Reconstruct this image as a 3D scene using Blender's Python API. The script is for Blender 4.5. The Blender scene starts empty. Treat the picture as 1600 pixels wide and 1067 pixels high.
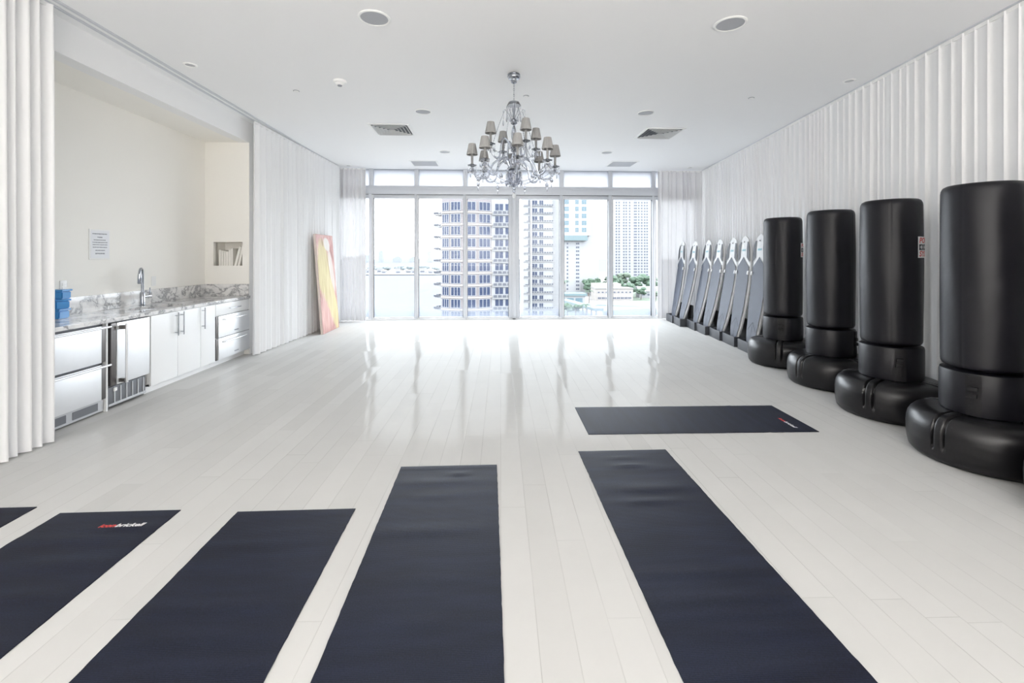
import bpy, bmesh, math, random
from mathutils import Matrix, Vector
S = bpy.context.scene
COL = S.collection
PI = math.pi
R = math.radians

# ---------------------------------------------------------------- camera, sky, light, exposure
cd = bpy.data.cameras.new('camera')
cam = bpy.data.objects.new('camera', cd)
COL.objects.link(cam)
cam.location = (0, 0, 1.4)
cam.rotation_euler = (R(90), 0, -math.atan(35 / 711))
cd.sensor_width = 36
cd.lens = 36 * 711 / 1600
cd.shift_y = -133.5 / 1600
cd.clip_start = 0.05
cd.clip_end = 6000
S.camera = cam

SKY = 1.55
w = bpy.data.worlds.new('sky')
S.world = w
w.use_nodes = True
bg = w.node_tree.nodes['Background']
bg.inputs[0].default_value = (0.915, 0.955, 1.0, 1)
bg.inputs[1].default_value = SKY

S.view_settings.view_transform = 'Standard'
S.view_settings.look = 'None'
S.view_settings.gamma = 1
S.view_settings.use_curve_mapping = False
S.view_settings.exposure = 2.83
S.cycles.max_bounces = 14
S.cycles.diffuse_bounces = 9
S.cycles.transparent_max_bounces = 16
S.cycles.sample_clamp_indirect = 6
S.cycles.caustics_reflective = False
S.cycles.caustics_refractive = False


def portal(name, loc, rot, sx, sy):
    l = bpy.data.lights.new(name, 'AREA')
    l.shape = 'RECTANGLE'
    l.size = sx
    l.size_y = sy
    l.cycles.is_portal = True
    o = bpy.data.objects.new(name, l)
    o.location = loc
    o.rotation_euler = rot
    COL.objects.link(o)


def soft_fill(name, loc, rot, sx, sy, watts, col):
    l = bpy.data.lights.new(name, 'AREA')
    l.shape = 'RECTANGLE'
    l.size = sx
    l.size_y = sy
    l.energy = watts
    l.color = col
    o = bpy.data.objects.new(name, l)
    o.location = loc
    o.rotation_euler = rot
    COL.objects.link(o)


# added fill: unseen warm area light behind the viewer, aimed up at the ceiling
soft_fill('added_ceiling_fill', (-0.3, -4.7, 0.9), (R(180), 0, 0), 5.4, 3.0, 90, (1.0, 0.965, 0.92))

portal('daylight_front', (0.8, 10.02, 1.65), (R(-90), 0, 0), 7.9, 3.3)


# ---------------------------------------------------------------- materials
def nt(name):
    m = bpy.data.materials.new(name)
    m.use_nodes = True
    t = m.node_tree
    return m, t, t.nodes['Principled BSDF']


def pm(name, col, rough=0.5, metal=0.0, spec=0.5, bump=None, coat=0.0, var=0.0, vscale=4.0, sheen=0.0):
    """principled material with gentle procedural colour wear and bump"""
    m, t, b = nt(name)
    b.inputs['Roughness'].default_value = rough
    b.inputs['Metallic'].default_value = metal
    b.inputs['Specular IOR Level'].default_value = spec
    b.inputs['Coat Weight'].default_value = coat
    b.inputs['Coat Roughness'].default_value = 0.28
    b.inputs['Sheen Weight'].default_value = sheen
    b.inputs['Base Color'].default_value = (*col, 1)
    tc = t.nodes.new('ShaderNodeTexCoord')
    if var > 0:
        n = t.nodes.new('ShaderNodeTexNoise')
        n.inputs['Scale'].default_value = vscale
        n.inputs['Detail'].default_value = 4
        mx = t.nodes.new('ShaderNodeMix')
        mx.data_type = 'RGBA'
        mx.inputs[6].default_value = tuple(c * (1 - var) for c in col) + (1,)
        mx.inputs[7].default_value = tuple(min(1, c * (1 + var)) for c in col) + (1,)
        t.links.new(tc.outputs['Object'], n.inputs['Vector'])
        t.links.new(n.outputs['Fac'], mx.inputs[0])
        t.links.new(mx.outputs[2], b.inputs['Base Color'])
    if bump:
        sc, st, dist = bump
        n2 = t.nodes.new('ShaderNodeTexNoise')
        n2.inputs['Scale'].default_value = sc
        n2.inputs['Detail'].default_value = 5
        bp = t.nodes.new('ShaderNodeBump')
        bp.inputs['Strength'].default_value = st
        bp.inputs['Distance'].default_value = dist
        t.links.new(tc.outputs['Object'], n2.inputs['Vector'])
        t.links.new(n2.outputs['Fac'], bp.inputs['Height'])
        t.links.new(bp.outputs['Normal'], b.inputs['Normal'])
    return m


def math_node(t, op, a, b=None, clamp=False):
    n = t.nodes.new('ShaderNodeMath')
    n.operation = op
    n.use_clamp = clamp
    for i, v in enumerate((a, b)):
        if v is None:
            continue
        if isinstance(v, (int, float)):
            n.inputs[i].default_value = v
        else:
            t.links.new(v, n.inputs[i])
    return n.outputs[0]


def floor_material():
    m, t, b = nt('white_painted_planks')
    tc = t.nodes.new('ShaderNodeTexCoord')
    mp = t.nodes.new('ShaderNodeMapping')
    mp.inputs['Rotation'].default_value = (0, 0, R(1.4))
    t.links.new(tc.outputs['Object'], mp.inputs['Vector'])
    sp = t.nodes.new('ShaderNodeSeparateXYZ')
    t.links.new(mp.outputs[0], sp.inputs[0])
    u = math_node(t, 'DIVIDE', sp.outputs[0], 0.137)
    row = math_node(t, 'FLOOR', u)
    fu = math_node(t, 'FRACT', u)
    wn = t.nodes.new('ShaderNodeTexWhiteNoise')
    wn.noise_dimensions = '1D'
    t.links.new(row, wn.inputs['W'])
    v = math_node(t, 'ADD', math_node(t, 'DIVIDE', sp.outputs[1], 1.45), math_node(t, 'MULTIPLY', wn.outputs['Value'], 7.3))
    colm = math_node(t, 'FLOOR', v)
    fv = math_node(t, 'FRACT', v)
    cb = t.nodes.new('ShaderNodeCombineXYZ')
    t.links.new(row, cb.inputs[0])
    t.links.new(colm, cb.inputs[1])
    w2 = t.nodes.new('ShaderNodeTexWhiteNoise')
    w2.noise_dimensions = '3D'
    t.links.new(cb.outputs[0], w2.inputs['Vector'])
    # seams
    eu = math_node(t, 'MINIMUM', fu, math_node(t, 'SUBTRACT', 1.0, fu))
    ev = math_node(t, 'MULTIPLY', math_node(t, 'MINIMUM', fv, math_node(t, 'SUBTRACT', 1.0, fv)), 1.45 / 0.137)
    e = math_node(t, 'MINIMUM', eu, ev)
    seam = math_node(t, 'SUBTRACT', 1.0, math_node(t, 'DIVIDE', e, 0.019), True)
    # seams are filled with paint in most places, open in some
    nz = t.nodes.new('ShaderNodeTexNoise')
    nz.inputs['Scale'].default_value = 1.1
    nz.inputs['Detail'].default_value = 3
    t.links.new(mp.outputs[0], nz.inputs['Vector'])
    op = math_node(t, 'MULTIPLY', math_node(t, 'SUBTRACT', nz.outputs['Fac'], 0.34), 2.1, True)
    seam_c = math_node(t, 'MULTIPLY', seam, op)
    base = t.nodes.new('ShaderNodeMix')
    base.data_type = 'RGBA'
    base.inputs[6].default_value = (0.578, 0.573, 0.558, 1)
    base.inputs[7].default_value = (0.615, 0.61, 0.595, 1)
    t.links.new(w2.outputs['Value'], base.inputs[0])
    # scuffs
    n3 = t.nodes.new('ShaderNodeTexNoise')
    n3.inputs['Scale'].default_value = 2.3
    n3.inputs['Detail'].default_value = 8
    n3.inputs['Roughness'].default_value = 0.7
    t.links.new(mp.outputs[0], n3.inputs['Vector'])
    sc = t.nodes.new('ShaderNodeMix')
    sc.data_type = 'RGBA'
    sc.blend_type = 'MULTIPLY'
    sc.inputs[0].default_value = 0.10
    t.links.new(base.outputs[2], sc.inputs[6])
    t.links.new(n3.outputs['Fac'], sc.inputs[7])
    dk = t.nodes.new('ShaderNodeMix')
    dk.data_type = 'RGBA'
    dk.inputs[7].default_value = (0.26, 0.255, 0.24, 1)
    t.links.new(math_node(t, 'MULTIPLY', seam_c, 1.0), dk.inputs[0])
    t.links.new(sc.outputs[2], dk.inputs[6])
    t.links.new(dk.outputs[2], b.inputs['Base Color'])
    # each plank sits a hair out of level, so its reflection shifts
    geo = t.nodes.new('ShaderNodeNewGeometry')
    sub = t.nodes.new('ShaderNodeVectorMath')
    sub.operation = 'SUBTRACT'
    sub.inputs[1].default_value = (0.5, 0.5, 0.5)
    t.links.new(w2.outputs['Color'], sub.inputs[0])
    mul = t.nodes.new('ShaderNodeVectorMath')
    mul.operation = 'MULTIPLY'
    mul.inputs[1].default_value = (0.055, 0.014, 0)
    t.links.new(sub.outputs[0], mul.inputs[0])
    add = t.nodes.new('ShaderNodeVectorMath')
    add.operation = 'ADD'
    bp = t.nodes.new('ShaderNodeBump')
    bp.inputs['Strength'].default_value = 0.25
    bp.inputs['Distance'].default_value = 0.002
    bp.invert = True
    t.links.new(seam, bp.inputs['Height'])
    t.links.new(bp.outputs['Normal'], add.inputs[0])
    t.links.new(mul.outputs[0], add.inputs[1])
    nm = t.nodes.new('ShaderNodeVectorMath')
    nm.operation = 'NORMALIZE'
    t.links.new(add.outputs[0], nm.inputs[0])
    t.links.new(nm.outputs[0], b.inputs['Normal'])
    b.inputs['Specular IOR Level'].default_value = 0.0
    b.inputs['Roughness'].default_value = 0.6
    # satin sheen of the worn paint, weaker than bare varnish
    gl = t.nodes.new('ShaderNodeBsdfGlossy')
    t.links.new(math_node(t, 'ADD', math_node(t, 'MULTIPLY', n3.outputs['Fac'], 0.10), 0.05), gl.inputs['Roughness'])
    t.links.new(nm.outputs[0], gl.inputs['Normal'])
    fr = t.nodes.new('ShaderNodeFresnel')
    fr.inputs['IOR'].default_value = 1.3
    mx = t.nodes.new('ShaderNodeMixShader')
    t.links.new(math_node(t, 'MULTIPLY', fr.outputs[0], 0.17), mx.inputs[0])
    t.links.new(b.outputs[0], mx.inputs[1])
    t.links.new(gl.outputs[0], mx.inputs[2])
    t.links.new(mx.outputs[0], t.nodes['Material Output'].inputs[0])
    return m


def marble_material():
    m, t, b = nt('grey_veined_marble')
    tc = t.nodes.new('ShaderNodeTexCoord')
    n = t.nodes.new('ShaderNodeTexNoise')
    n.inputs['Scale'].default_value = 2.2
    n.inputs['Detail'].default_value = 6
    t.links.new(tc.outputs['Object'], n.inputs['Vector'])
    wv = t.nodes.new('ShaderNodeVectorMath')
    wv.operation = 'MULTIPLY_ADD'
    wv.inputs[1].default_value = (0.9, 0.9, 0.9)
    t.links.new(n.outputs['Color'], wv.inputs[0])
    t.links.new(tc.outputs['Object'], wv.inputs[2])
    mp = t.nodes.new('ShaderNodeMapping')
    mp.inputs['Scale'].default_value = (2.4, 1.4, 2.3)
    mp.inputs['Rotation'].default_value = (0.5, 0.4, 0.7)
    t.links.new(wv.outputs[0], mp.inputs['Vector'])
    n2 = t.nodes.new('ShaderNodeTexNoise')
    n2.inputs['Scale'].default_value = 1.6
    n2.inputs['Detail'].default_value = 8
    n2.inputs['Roughness'].default_value = 0.62
    t.links.new(mp.outputs[0], n2.inputs['Vector'])
    d = math_node(t, 'ABSOLUTE', math_node(t, 'SUBTRACT', n2.outputs['Fac'], 0.5))
    cr = t.nodes.new('ShaderNodeValToRGB')
    cr.color_ramp.elements[0].position = 0.0
    cr.color_ramp.elements[0].color = (0.27, 0.27, 0.28, 1)
    cr.color_ramp.elements[1].position = 0.10
    cr.color_ramp.elements[1].color = (0.80, 0.79, 0.78, 1)
    e = cr.color_ramp.elements.new(0.035)
    e.color = (0.66, 0.655, 0.655, 1)
    t.links.new(d, cr.inputs[0])
    t.links.new(cr.outputs[0], b.inputs['Base Color'])
    b.inputs['Roughness'].default_value = 0.12
    return m


def cloth_material(name, col, transl, transp):
    m = bpy.data.materials.new(name)
    m.use_nodes = True
    t = m.node_tree
    t.nodes.clear()
    out = t.nodes.new('ShaderNodeOutputMaterial')
    df = t.nodes.new('ShaderNodeBsdfDiffuse')
    df.inputs[0].default_value = (*col, 1)
    tl = t.nodes.new('ShaderNodeBsdfTranslucent')
    tl.inputs[0].default_value = (*col, 1)
    tp = t.nodes.new('ShaderNodeBsdfTransparent')
    m1 = t.nodes.new('ShaderNodeMixShader')
    m1.inputs[0].default_value = transl
    t.links.new(df.outputs[0], m1.inputs[1])
    t.links.new(tl.outputs[0], m1.inputs[2])
    m2 = t.nodes.new('ShaderNodeMixShader')
    # fine weave: open mesh between the threads
    tc = t.nodes.new('ShaderNodeTexCoord')
    n = t.nodes.new('ShaderNodeTexNoise')
    n.inputs['Scale'].default_value = 9
    t.links.new(tc.outputs['Object'], n.inputs['Vector'])
    f = math_node(t, 'MULTIPLY', math_node(t, 'ADD', n.outputs['Fac'], 0.5), transp)
    t.links.new(f, m2.inputs[0])
    t.links.new(m1.outputs[0], m2.inputs[1])
    t.links.new(tp.outputs[0], m2.inputs[2])
    t.links.new(m2.outputs[0], out.inputs[0])
    return m


def pane_material(name, tint, refl, low_haze=0.0, frost=0.0):
    """clear glass, optionally with glare haze painted along its lower edge, or frosted"""
    m = bpy.data.materials.new(name)
    m.use_nodes = True
    t = m.node_tree
    t.nodes.clear()
    out = t.nodes.new('ShaderNodeOutputMaterial')
    tp = t.nodes.new('ShaderNodeBsdfTransparent')
    tp.inputs[0].default_value = (*tint, 1)
    gl = t.nodes.new('ShaderNodeBsdfGlossy')
    gl.inputs['Roughness'].default_value = 0.02
    m1 = t.nodes.new('ShaderNodeMixShader')
    m1.inputs[0].default_value = refl
    t.links.new(tp.outputs[0], m1.inputs[1])
    t.links.new(gl.outputs[0], m1.inputs[2])
    last = m1.outputs[0]
    if low_haze or frost:
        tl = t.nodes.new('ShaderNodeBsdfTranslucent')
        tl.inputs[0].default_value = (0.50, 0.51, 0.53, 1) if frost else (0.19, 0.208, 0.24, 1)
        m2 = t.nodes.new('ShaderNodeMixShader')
        if low_haze:  # white glare fading upwards, mixed into the glass itself
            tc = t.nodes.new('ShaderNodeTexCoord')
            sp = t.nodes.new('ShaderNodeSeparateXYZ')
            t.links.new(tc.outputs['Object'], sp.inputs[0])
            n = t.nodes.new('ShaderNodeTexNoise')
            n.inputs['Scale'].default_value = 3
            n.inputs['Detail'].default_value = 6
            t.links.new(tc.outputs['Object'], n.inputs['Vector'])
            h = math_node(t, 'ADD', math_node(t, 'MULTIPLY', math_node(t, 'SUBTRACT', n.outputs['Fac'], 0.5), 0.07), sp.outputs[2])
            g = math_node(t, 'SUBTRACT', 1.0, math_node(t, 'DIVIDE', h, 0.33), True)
            g = math_node(t, 'MULTIPLY', math_node(t, 'POWER', g, 1.3), low_haze)
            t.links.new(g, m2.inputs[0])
        else:
            m2.inputs[0].default_value = frost
        t.links.new(last, m2.inputs[1])
        t.links.new(tl.outputs[0], m2.inputs[2])
        last = m2.outputs[0]
    t.links.new(last, out.inputs[0])
    return m


def mat_rubber(name, axis):
    m, t, b = nt(name)
    tc = t.nodes.new('ShaderNodeTexCoord')
    n = t.nodes.new('ShaderNodeTexNoise')
    n.inputs['Scale'].default_value = 170
    n.inputs['Detail'].default_value = 2
    t.links.new(tc.outputs['Object'], n.inputs['Vector'])
    mp = t.nodes.new('ShaderNodeMapping')
    mp.inputs['Scale'].default_value = (1.5, 9, 1)
    t.links.new(tc.outputs['Object'], mp.inputs['Vector'])
    n2 = t.nodes.new('ShaderNodeTexNoise')
    n2.inputs['Scale'].default_value = 1.6
    n2.inputs['Detail'].default_value = 6
    t.links.new(mp.outputs[0], n2.inputs['Vector'])
    cr = t.nodes.new('ShaderNodeValToRGB')
    cr.color_ramp.elements[0].position = 0.36
    cr.color_ramp.elements[0].color = (0.0055, 0.0063, 0.0135, 1)
    cr.color_ramp.elements[1].position = 0.70
    cr.color_ramp.elements[1].color = (0.0125, 0.0172, 0.040, 1)
    t.links.new(math_node(t, 'ADD', math_node(t, 'MULTIPLY', n.outputs['Fac'], 0.55), math_node(t, 'MULTIPLY', n2.outputs['Fac'], 0.45)), cr.inputs[0])
    t.links.new(cr.outputs[0], b.inputs['Base Color'])
    wv = t.nodes.new('ShaderNodeTexWave')
    wv.bands_direction = axis
    wv.inputs['Scale'].default_value = 45
    wv.inputs['Distortion'].default_value = 0.4
    t.links.new(tc.outputs['Object'], wv.inputs['Vector'])
    hh = math_node(t, 'ADD', math_node(t, 'MULTIPLY', wv.outputs['Fac'], 0.5), math_node(t, 'MULTIPLY', n.outputs['Fac'], 0.8))
    bp = t.nodes.new('ShaderNodeBump')
    bp.inputs['Strength'].default_value = 0.3
    bp.inputs['Distance'].default_value = 0.0015
    t.links.new(hh, bp.inputs['Height'])
    t.links.new(bp.outputs['Normal'], b.inputs['Normal'])
    b.inputs['Roughness'].default_value = 0.6
    b.inputs['Specular IOR Level'].default_value = 0.24
    return m


def painting_material():
    """abstract canvas: brick red ground, broad ochre sweep, pale drips"""
    m, t, b = nt('painted_canvas')
    tc = t.nodes.new('ShaderNodeTexCoord')
    n = t.nodes.new('ShaderNodeTexNoise')
    n.inputs['Scale'].default_value = 3.0
    n.inputs['Detail'].default_value = 7
    n.inputs['Roughness'].default_value = 0.6
    t.links.new(tc.outputs['Object'], n.inputs['Vector'])
    sp = t.nodes.new('ShaderNodeSeparateXYZ')
    t.links.new(tc.outputs['Object'], sp.inputs[0])
    x, z = sp.outputs[0], sp.outputs[2]
    nf = math_node(t, 'SUBTRACT', n.outputs['Fac'], 0.5)

    def blob(cx, cz, rx, rz, tilt, soft):
        ca, sa = math.cos(tilt), math.sin(tilt)
        dx = math_node(t, 'SUBTRACT', x, cx)
        dz = math_node(t, 'SUBTRACT', z, cz)
        a = math_node(t, 'ADD', math_node(t, 'MULTIPLY', dx, ca), math_node(t, 'MULTIPLY', dz, sa))
        c = math_node(t, 'SUBTRACT', math_node(t, 'MULTIPLY', dz, ca), math_node(t, 'MULTIPLY', dx, sa))
        a = math_node(t, 'POWER', math_node(t, 'ABSOLUTE', math_node(t, 'DIVIDE', a, rx)), 2)
        c = math_node(t, 'POWER', math_node(t, 'ABSOLUTE', math_node(t, 'DIVIDE', c, rz)), 2)
        dd = math_node(t, 'ADD', math_node(t, 'ADD', a, c), math_node(t, 'MULTIPLY', nf, 1.6))
        return math_node(t, 'DIVIDE', math_node(t, 'SUBTRACT', 1.15, dd), soft, True)

    def layer(prev, fac, col):
        mx = t.nodes.new('ShaderNodeMix')
        mx.data_type = 'RGBA'
        t.links.new(fac, mx.inputs[0])
        t.links.new(prev, mx.inputs[6])
        mx.inputs[7].default_value = (*col, 1)
        return mx.outputs[2]
    cr = t.nodes.new('ShaderNodeValToRGB')
    cr.color_ramp.elements[0].position = 0.35
    cr.color_ramp.elements[0].color = (0.46, 0.16, 0.14, 1)
    cr.color_ramp.elements[1].position = 0.66
    cr.color_ramp.elements[1].color = (0.66, 0.42, 0.37, 1)
    t.links.new(n.outputs['Fac'], cr.inputs[0])
    c = cr.outputs[0]
    c = layer(c, blob(-0.17, 0.34, 0.30, 0.34, 0.0, 0.9), (0.66, 0.36, 0.31))
    c = layer(c, blob(-0.14, 1.12, 0.33, 0.60, 0.12, 0.5), (0.60, 0.49, 0.22))
    c = layer(c, blob(0.13, 0.62, 0.21, 0.50, 0.18, 0.5), (0.64, 0.53, 0.26))
    c = layer(c, blob(0.30, 0.30, 0.13, 0.36, 0.05, 0.6), (0.66, 0.54, 0.24))
    c = layer(c, blob(0.24, 1.12, 0.11, 0.40, 0.22, 0.5), (0.68, 0.58, 0.52))
    c = layer(c, blob(0.08, 1.62, 0.16, 0.12, -0.5, 0.5), (0.68, 0.62, 0.57))
    c = layer(c, blob(-0.14, 1.66, 0.05, 0.10, 0.3, 0.9), (0.40, 0.27, 0.12))
    c = layer(c, blob(0.31, 1.44, 0.04, 0.18, 0.5, 0.9), (0.36, 0.15, 0.13))
    c = layer(c, blob(0.08, 1.24, 0.025, 0.30, 0.2, 1.2), (0.38, 0.25, 0.12))
    # dry brush streaks running down the canvas
    mp = t.nodes.new('ShaderNodeMapping')
    mp.inputs['Scale'].default_value = (26, 1, 2.2)
    t.links.new(tc.outputs['Object'], mp.inputs['Vector'])
    ns = t.nodes.new('ShaderNodeTexNoise')
    ns.inputs['Scale'].default_value = 1.0
    ns.inputs['Detail'].default_value = 6
    t.links.new(mp.outputs[0], ns.inputs['Vector'])
    st = t.nodes.new('ShaderNodeMix')
    st.data_type = 'RGBA'
    st.blend_type = 'OVERLAY'
    st.inputs[0].default_value = 0.7
    t.links.new(c, st.inputs[6])
    t.links.new(ns.outputs['Fac'], st.inputs[7])
    hs = t.nodes.new('ShaderNodeHueSaturation')
    hs.inputs['Saturation'].default_value = 0.92
    hs.inputs['Value'].default_value = 0.78
    t.links.new(st.outputs[2], hs.inputs['Color'])
    c = hs.outputs[0]
    t.links.new(c, b.inputs['Base Color'])
    b.inputs['Roughness'].default_value = 0.6
    return m


M = {}
M['floor'] = floor_material()
M['ceiling'] = pm('ceiling_paint', (0.87, 0.87, 0.875), 0.75, bump=(60, 0.03, 0.002))
M['white_wall'] = pm('white_wall_paint', (0.86, 0.86, 0.86), 0.7, bump=(60, 0.03, 0.002))
M['cream_wall'] = pm('cream_wall_paint', (0.90, 0.88, 0.835), 0.7, bump=(60, 0.03, 0.002))
M['baseboard'] = pm('baseboard_paint', (0.80, 0.80, 0.80), 0.4, var=0.02)
M['sheer'] = cloth_material('white_sheer_cloth', (0.89, 0.89, 0.895), 0.12, 0.02)
M['sheer_open'] = cloth_material('white_voile', (0.72, 0.715, 0.725), 0.085, 0.022)
M['alu'] = pm('brushed_aluminium', (0.6000, 0.6150, 0.6500), 0.4, 0.15, var=0.03, vscale=8)
M['alu_light'] = pm('pale_powder_coat', (0.74, 0.74, 0.75), 0.42, var=0.02)
M['gasket'] = pm('black_gasket', (0.05, 0.05, 0.055), 0.6, var=0.05)
M['glass'] = pane_material('window_glass', (0.965, 0.98, 0.985), 0.015, low_haze=0.7)
M['glass_top'] = pane_material('frosted_transom_glass', (0.98, 0.99, 1.0), 0.04, frost=0.965)
M['marble'] = marble_material()
M['steel'] = pm('stainless_steel', (0.80, 0.81, 0.83), 0.36, 0.6, var=0.03, vscale=12)
M['steel_dark'] = pm('shaded_stainless_edge', (0.1700, 0.1600, 0.1550), 0.32, 0.85, var=0.05, vscale=9)  # dark steel; on the drawer edges it paints in a reflection
M['chrome'] = pm('chrome', (0.4200, 0.4400, 0.4800), 0.10, 1.0, var=0.02)
M['grille_dark'] = pm('dark_grille', (0.16, 0.165, 0.18), 0.5, 0.3, var=0.08)
M['grille_blade'] = pm('grey_grille_blade', (0.55, 0.56, 0.58), 0.4, 0.4, var=0.04)
M['cab_white'] = pm('white_lacquer', (0.86, 0.865, 0.87), 0.25, var=0.01)
M['black'] = pm('matt_black', (0.02, 0.02, 0.022), 0.6, var=0.1)
M['vinyl'] = pm('black_vinyl', (0.005, 0.0047, 0.008), 0.42, spec=0.38, bump=(5.0, 0.25, 0.02), var=0.15, vscale=6)
M['vinyl_base'] = pm('black_moulded_plastic', (0.008, 0.0075, 0.009), 0.33, spec=0.45, bump=(140, 0.08, 0.002), var=0.12, vscale=5)
M['vinyl_flap'] = pm('black_webbing', (0.008, 0.0075, 0.009), 0.5, spec=0.3, bump=(60, 0.4, 0.004), var=0.1)
M['mat_y'] = mat_rubber('charcoal_yoga_mat', 'Y')
M['ink_red'] = pm('red_ink', (0.70, 0.06, 0.05), 0.6, var=0.03)
M['ink_white'] = pm('white_ink', (0.82, 0.82, 0.82), 0.6, var=0.02)
M['ink_black'] = pm('black_ink', (0.02, 0.02, 0.025), 0.6, var=0.05)
M['ink_grey'] = pm('grey_ink', (0.30, 0.31, 0.34), 0.7, var=0.05)
M['ink_teal'] = pm('pale_teal_ink', (0.1600, 0.4200, 0.4800), 0.5, var=0.04)
M['paper'] = pm('white_paper', (0.82, 0.83, 0.86), 0.8, var=0.01)
M['cover'] = pm('off_white_book_cover', (0.82, 0.80, 0.755), 0.7, var=0.05, vscale=10)
M['pages'] = pm('paper_edge', (0.70, 0.68, 0.62), 0.8, var=0.06, vscale=40)
M['blue'] = pm('blue_plastic', (0.045, 0.27, 0.62), 0.3, var=0.05)
M['painting'] = painting_material()
M['canvas_edge'] = pm('raw_canvas_edge', (0.66, 0.56, 0.50), 0.8, var=0.08, vscale=15)
M['shade'] = pm('grey_pleated_shade', (0.3500, 0.3470, 0.3420), 0.85, var=0.05, vscale=20)
M['candle'] = pm('grey_candle_sleeve', (0.3000, 0.2970, 0.2940), 0.5, var=0.04)
M['board_white'] = pm('white_board_shell', (0.6000, 0.6000, 0.6050), 0.5, spec=0.25, var=0.01)
M['deck'] = pm('slate_foam_pad', (0.0620, 0.0730, 0.1020), 0.6, bump=(320, 0.25, 0.002), var=0.10, vscale=5)
M['deck_dark'] = pm('dark_foam_inlay', (0.0380, 0.0420, 0.0550), 0.6, var=0.1, vscale=9)
M['groove'] = pm('pad_groove', (0.03, 0.033, 0.043), 0.7, var=0.06)
M['tray'] = pm('charcoal_plastic_tray', (0.050, 0.053, 0.062), 0.35, var=0.12, vscale=6)
M['plastic_white'] = pm('white_plastic', (0.83, 0.83, 0.82), 0.4, var=0.01)
M['grille_grey'] = pm('grey_speaker_mesh', (0.42, 0.43, 0.46), 0.6, bump=(400, 0.3, 0.002), var=0.04)
M['lamp_glass'] = pm('downlight_lens', (0.50, 0.51, 0.53), 0.25, var=0.05)
M['louvre_back'] = pm('dark_duct', (0.13, 0.135, 0.15), 0.7, var=0.05)
# crystal
m_, t_, b_ = nt('lead_crystal')
b_.inputs['Base Color'].default_value = (0.62, 0.63, 0.67, 1)
b_.inputs['Roughness'].default_value = 0.02
b_.inputs['Transmission Weight'].default_value = 1.0
b_.inputs['IOR'].default_value = 1.5
n_ = t_.nodes.new('ShaderNodeTexNoise')
n_.inputs['Scale'].default_value = 30
p_ = t_.nodes.new('ShaderNodeBump')
p_.inputs['Strength'].default_value = 0.15
p_.inputs['Distance'].default_value = 0.004
t_.links.new(n_.outputs['Fac'], p_.inputs['Height'])
t_.links.new(p_.outputs['Normal'], b_.inputs['Normal'])
M['crystal'] = m_
# outdoors; aerial haze is put into the paler far colours
M['pink'] = pm('pale_pink_stucco', (0.127, 0.114, 0.117), 0.8, var=0.03, vscale=0.4)
M['stucco'] = pm('white_stucco', (0.182, 0.184, 0.189), 0.8, var=0.02, vscale=0.3)
M['stucco_warm'] = pm('cream_stucco', (0.182, 0.169, 0.158), 0.8, var=0.03, vscale=0.3)
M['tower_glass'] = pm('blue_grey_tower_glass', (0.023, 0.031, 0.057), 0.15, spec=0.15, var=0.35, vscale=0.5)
M['tower_glass_far'] = pm('far_tower_glass', (0.073, 0.078, 0.097), 0.2, spec=0.15, var=0.2, vscale=0.3)  # glass paled for distance haze
M['tower_glass_teal'] = pm('teal_tower_glass', (0.073, 0.109, 0.128), 0.15, spec=0.15, var=0.2, vscale=0.2)
M['teal'] = pm('teal_cladding', (0.069, 0.101, 0.109), 0.5, var=0.05, vscale=0.1)
M['rail'] = pm('grey_balcony_rail', (0.032, 0.036, 0.049), 0.5, var=0.08)
M['frame_white'] = pm('white_window_frame', (0.172, 0.175, 0.184), 0.5, var=0.03)
M['leaf'] = pm('tree_leaves', (0.036, 0.061, 0.039), 0.8, var=0.45, vscale=0.5)
M['leaf_pale'] = pm('pale_tree_leaves', (0.061, 0.081, 0.058), 0.8, var=0.35, vscale=0.4)
M['bark'] = pm('grey_bark', (0.105, 0.088, 0.076), 0.9, var=0.2)
M['far_haze_blue'] = pm('haze_blue_concrete', (0.150, 0.160, 0.174), 0.9, var=0.05, vscale=0.02)  # pale blue is distance haze painted into the wall colour
M['far_leaf'] = pm('haze_paled_mangrove', (0.121, 0.139, 0.146), 0.9, var=0.15, vscale=0.03)  # leaf colour washed out to carry the haze
M['roof_grey'] = pm('pale_grey_roof', (0.150, 0.150, 0.155), 0.8, var=0.06)
M['land'] = pm('pale_paving', (0.154, 0.152, 0.150), 0.9, var=0.06, vscale=0.02)
M['lawn'] = pm('lawn', (0.073, 0.093, 0.069), 0.9, var=0.2, vscale=0.1)
M['asphalt'] = pm('blue_grey_asphalt', (0.0400, 0.0560, 0.0820), 0.8, var=0.10, vscale=0.06)
M['seawall'] = pm('seawall_concrete', (0.049, 0.049, 0.053), 0.8, var=0.1, vscale=0.05)
M['bay'] = pm('bay_water', (0.105, 0.112, 0.123), 0.9, spec=0.0, bump=(0.15, 0.2, 1.0), var=0.03, vscale=0.02)


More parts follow.
